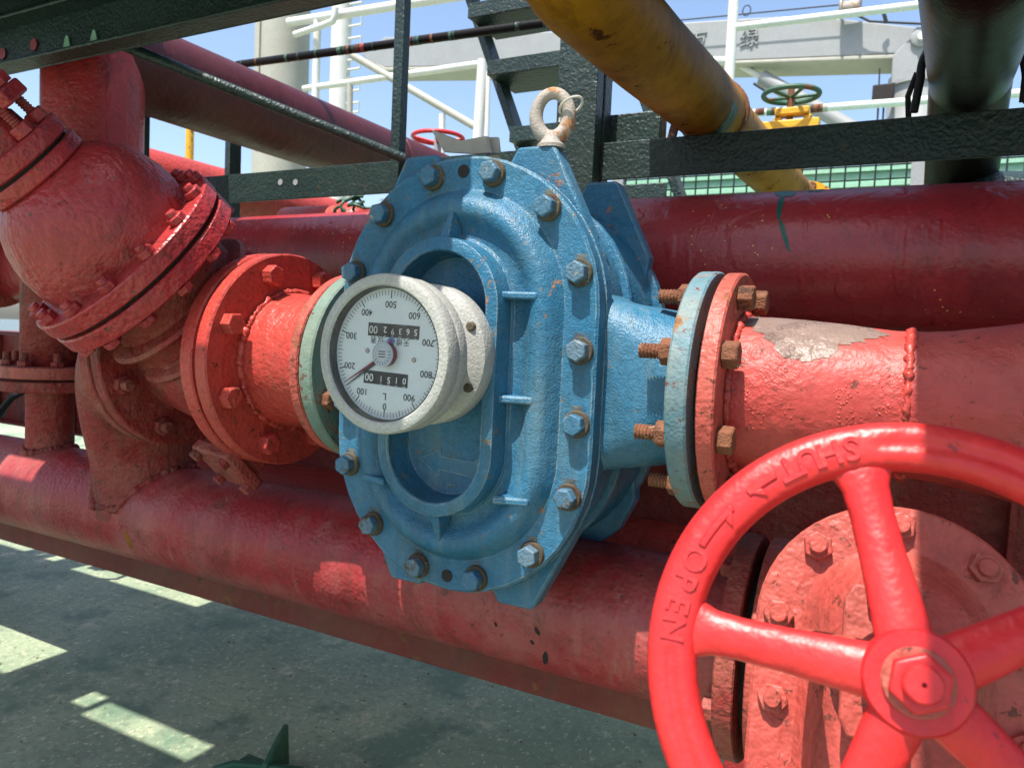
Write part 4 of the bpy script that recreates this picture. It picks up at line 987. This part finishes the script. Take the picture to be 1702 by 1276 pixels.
# black hose at left edge
hs_ = MB().tube([spot(0, 690, 'y', 1.5), spot(8, 675, 'y', 1.48), spot(20, 660, 'y', 1.48), spot(38, 650, 'y', 1.5), spot(60, 650, 'y', 1.55)], .012, 12)
tag(hs_.build('hose', 'rubber', smooth=60), 'short black hose curving behind the dusty upright pipe at left', 'hose')

# ================================================================== BACKGROUND: valves, rails, mast, crane, mesh
gw = thing('yellow_valve', (-.47, 3.2, 0), 'small yellow valve with a green handwheel in the background at right', 'valve')
c = spot(1315, 158, 'y', 3.2)
pts = [c + V(math.cos(2*math.pi*k/40)*.105, math.sin(2*math.pi*k/40)*.105, 0) for k in range(40)]
MB().tube(pts, .0105, 10, close=True).build('wheel_rim', 'mid_green', gw)
for k in range(5):
    a = 2*math.pi*k/5+.3; MB().tube([c + V(0, 0, -.012), c + V(math.cos(a)*.1, math.sin(a)*.1, 0)], .007, 8).build('spoke', 'mid_green', gw)
MB().lathe(c+V(0, 0, -.16), (0, 0, 1), [(.013, 0), (.013, .185)], 16).build('stem', 'rust', gw)
MB().box((c.x-.055, c.y-.03, c.z-.085), (c.x+.075, c.y+.03, c.z-.055)).box((c.x-.06, c.y-.02, c.z-.24), (c.x-.030, c.y+.02, c.z-.0855)).box((c.x+.055, c.y-.02, c.z-.24), (c.x+.085, c.y+.02, c.z-.0855)).box((c.x-.115, c.y-.035, c.z-.150), (c.x+.115, c.y+.035, c.z-.105)).build('yoke', 'bright_yellow', gw, .006)
MB().lathe((c.x, c.y, 0), (0, 0, 1), [(.05, DZ), (.05, c.z-.30), (.08, c.z-.28), (.08, c.z-.2), (.04, c.z-.19)], 24).build('body', 'bright_yellow', gw)

rw = thing('valve_wheel', (-2.0, 3.4, 0), 'far red valve handwheel seen just left of the torn sheet metal', 'handwheel')
c = spot(728, 229, 'y', 3.4)
pts = [c + V(math.cos(2*math.pi*k/36)*.135, math.sin(2*math.pi*k/36)*.135, 0) for k in range(36)]
MB().tube(pts, .011, 10, close=True).build('wheel_rim', 'wheel', rw)
for k in range(4):
    a = math.pi/2*k+.5; MB().tube([c+V(0, 0, -.03), c + V(math.cos(a)*.13, math.sin(a)*.13, 0)], .008, 8).build('spoke', 'wheel', rw)
MB().lathe((c.x, c.y, 0), (0, 0, 1), [(.06, DZ), (.06, c.z-.25), (.02, c.z-.2), (.02, c.z)], 20).build('stem', 'crane', rw)

rl = thing('white_guard_rail', (-.5, 5, 0), 'white two-bar guard rail in front of the crane at upper right', 'railing')
a = spot(1222, -30, 'y', 5); b = spot(1209, 172, 'y', 5)
MB().tube([V((a.x+b.x)/2, 5, DZ), V((a.x+b.x)/2, 5, a.z+.3)], .034, 14).build('post', 'white', rl)
MB().tube([V(2.6, 5, DZ), V(2.6, 5, a.z)], .03, 14).build('post', 'white', rl)
for p0, p1 in (((1222, 46), (1552, 6)), ((1215, 191), (1700, 155))):
    a, b = spot(*p0, 'y', 5), spot(*p1, 'y', 5); MB().tube([a, b + (b-a)*1.4], .024, 12).build('bar', 'white', rl)
a, b = spot(1165, 102, 'y', 5), spot(1212, 102, 'y', 5); MB().tube([a, b], .028, 12).build('bar', 'white', rl)
random.seed(2)
a, b = spot(1250, 188, 'y', 5), spot(1378, 179, 'y', 5)
for k in range(12):
    f = k/12+random.uniform(0, .05); c = a.lerp(b, f); MB().lathe(c, b-a, [(.0252, 0), (.0252, random.uniform(.02, .06))], 12).build('rust_patch', random.choice(['rust', 'mid_green', 'cream']), rl)

r2 = thing('stair_rail', (-4.5, 6, 0), 'white railing with slanting handrail beside the grey mast', 'railing')
def rail(p, q, r, mat='white', y=6.0, ext=0):
    a, b = spot(*p, 'y', y), spot(*q, 'y', y); MB().tube([a, b + (b-a)*ext], r, 12).build('bar', mat, r2)
rail((480, 38), (745, -4), .045, ext=.3); rail((505, 148), (802, 106), .032); rail((528, 25), (520, 330), .04); rail((803, 100), (788, 330), .05)
rail((812, 120), (806, 330), .022); rail((585, 92), (792, 212), .036, 'cream'); rail((735, 190), (733, 330), .03); rail((582, 130), (580, 330), .03, 'cream')
pts = [spot(*p, 'y', 5.9) for p in ((490, 58), (536, 43), (553, 36), (557, 28), (558, 14))]
MB().tube(pts, .032, 12).build('hook_bar', 'white', r2)

ms = thing('grey_mast', (-6.1, 6.2, 0), 'cream grey round mast rising behind the red branch pipe', 'mast')
p = spot(466, 200, 'y', 6.2); MB().lathe((p.x, 6.2, 0), (0, 0, 1), [(.29, DZ), (.29, 6.5)], 48).build('post', 'cream', ms, smooth=60)
MB().box((p.x-.06, 5.89, 2.6), (p.x-.02, 5.93, 6.4)).build('cable_tray', 'cream', ms)
wm = thing('white_mast', (-8, 9, 0), 'slim white mast with rungs between the rails', 'mast')
p = spot(566, 100, 'y', 9); MB().lathe((p.x, 9, 0), (0, 0, 1), [(.15, DZ), (.15, 8)], 24).build('post', 'white', wm)
for k in range(12):
    z = 3.0+k*.32; MB().tube([(p.x+.12, 9, z), (p.x+.38, 9, z), (p.x+.38, 9, z+.14), (p.x+.12, 9, z+.14)], .018, 6).build('rung', 'white', wm)
yo = thing('yellow_pole', (-14, 10, 0), 'thin yellow pole far off at left above the sunlit red pipe', 'pole')
p = spot(315, 220, 'y', 9); MB().tube([V(p.x, 9, DZ), spot(316, 205, 'y', 9)], .07, 12).build('pole', 'bright_yellow', yo)

cr = thing('deck_crane', (0, 14, 0), 'light grey deck crane with box boom and hydraulic ram', 'crane')
def px_prism(pts, y, d, name, mat, parent=cr, bev=.02):
    a = [spot(*p, 'y', y) for p in pts]; b = [p + V(0, d, 0) for p in a]; return MB().rings([a, b]).build(name, mat, parent, bev)
px_prism([(600, 88), (640, 62), (935, 52), (1100, 40), (1220, 32), (1330, 26), (1400, 32), (1540, 47), (1553, 62), (1545, 80), (1490, 90), (1220, 101), (935, 108), (640, 112), (612, 104)], 14, .7, 'boom', 'crane')
px_prism([(620, 104), (640, 112), (935, 108), (1220, 101), (1490, 90), (1488, 98), (1220, 107), (935, 113), (640, 118)], 13.97, .76, 'flange_plate', 'cream')
px_prism([(1484, 92), (1530, 47), (1548, 44), (1580, 52), (1585, 130), (1480, 140)], 13.9, .9, 'head', 'crane')
p0 = spot(1528, 140, 'y', 14.3); MB().lathe((p0.x, 14.3, 0), (0, 0, 1), [(.5, DZ), (.5, p0.z-.6), (.47, p0.z-.55), (.47, p0.z+.1)], 40).build('pedestal', 'crane', cr)
MB().lathe((p0.x, 14.3, p0.z-.05), (0, 0, 1), [(.52, -.03), (.52, .03)], 40).build('band', 'crane', cr)
MB().lathe(spot(1532, 62, 'y', 13.9), (0, -1, 0), [(.16, 0), (.16, .06), (.12, .08)], 28).build('pin', 'crane', cr)
MB().lathe(spot(1532, 62, 'y', 13.85), (0, -1, 0), [(.07, 0), (.06, .08)], 20).build('pin', 'white', cr)
a, b = spot(1222, 104, 'y', 14.2), spot(1400, 205, 'y', 14.2)
MB().tube([a, a.lerp(b, .32)], .055, 14).build('ram_rod', 'white', cr); MB().tube([a.lerp(b, .26), b + (b-a)*.8], .13, 20).build('ram_barrel', 'crane', cr)
MB().tube([a.lerp(b, .2)+V(0, -.1, -.2), a.lerp(b, .34)+V(0, -.12, -.22)], .025, 8).build('ram_hose', 'rubber', cr)
# winch / lamp on top of the boom
c = spot(1414, 18, 'y', 13.8)
MB().lathe(c+V(-.18, 0, .05), (1, 0, 0), [(.10, 0), (.17, .02), (.17, .05), (.11, .06), (.11, .28), (.17, .29), (.17, .32), (.10, .34)], 24).build('winch_drum', 'galv', cr)
MB().tube([c+V(.12, 0, -.1), c+V(.3, 0, -.22), c+V(.7, 0, -.3), c+V(1.1, 0, -.38)], .02, 8).build('boom_hose', 'rubber', cr)
MB().tube([c+V(.55, 0, -.28), c+V(.5, 0, -.12), c+V(.56, 0, -.06)], .03, 8).build('hook_eye', 'rubber', cr)
a, b = spot(1130, 34, 'y', 13.8), spot(1400, 8, 'y', 13.8); MB().tube([a, b], .012, 6).build('wire', 'rubber', cr)
c = spot(1241, 18, 'y', 13.8); MB().tube([c+V(.07*math.cos(k/12*6.283), 0, .09*math.sin(k/12*6.283)) for k in range(12)], .01, 6, close=True).build('wire_loop', 'rubber', cr)
for txt, px, py in (('方', 1161, 66), ('绿', 1245, 66)):
    link('raised_character', text_mesh(txt, .34, .015, 'crane'), cr, mw=place(spot(px, py, 'y', 13.98), (0, -1, 0), (0, 0, 1)))
c = spot(1468, 155, 'y', 13.8)
MB().box((c.x-.16, c.y-.1, c.z-.14), (c.x+.16, c.y+.1, c.z+.12)).build('control_box', 'gasket', cr, .02)
for dx in (-.06, .02): MB().tube([c+V(dx, 0, -.1), c+V(dx+.01, 0, -.9)], .015, 6).build('cable', 'rubber', cr)
MB().tube([c+V(-.07, 0, .1), c+V(-.08, 0, .4)], .012, 6).build('antenna', 'rubber', cr)

# pale green housing with a mesh fence in front
gh = thing('pale_green_housing', (0, 4.1, 0), 'pale green ribbed housing behind the wire mesh under the green beam', 'housing')
MB().box((-1.8, 4.1, DZ), (3.5, 5.0-.15, 1.585)).build('wall', 'palegreen', gh, .01)
for k in range(10):
    z = .9+k*.075; MB().box((-1.8, 4.085, z), (3.5, 4.0995, z+.02)).build('rib', 'palegreen', gh)
mf = thing('mesh_fence', (.2, 3.75, 0), 'dark green wire mesh panel in front of pale green housing', 'fence')
y = 3.75
for k in range(58):
    x = -1.35+k*.062; MB().tube([(x, y, .7), (x, y, 1.60)], .0045, 5).build('wire', 'green', mf)
for k in range(15):
    z = .72+k*.062; MB().tube([(-1.37, y+.009, z), (2.2, y+.009, z)], .0045, 5).build('wire', 'green', mf)
for x in (-1.38, .0, 2.2): MB().box((x-.03, y-.03, DZ), (x+.03, y+.03, 1.62)).build('post', 'crane', mf)

# grit and rust flakes scattered on the deck
random.seed(17); gr = MB()
for k in range(900):
    x = random.uniform(-3.0, .1); y = random.uniform(.9, 2.2); r = random.choice([.0012, .0015, .002, .0025, .004])*random.uniform(.6, 1.3); a0 = random.uniform(0, 6)
    n = random.choice([4, 5, 6]); h = r*random.uniform(.25, .7)
    lo = [(x+r*math.cos(a0+6.283*j/n)*random.uniform(.6, 1.2), y+r*math.sin(a0+6.283*j/n)*random.uniform(.5, 1), DZ+.0005) for j in range(n)]
    gr.rings([lo, [(x+(p[0]-x)*.6, y+(p[1]-y)*.6, DZ+h) for p in lo]])
tag(gr.build('deck_grit', 'rust', smooth=0), 'rust flakes and grit scattered over the worn green deck', 'grit', kind='stuff')
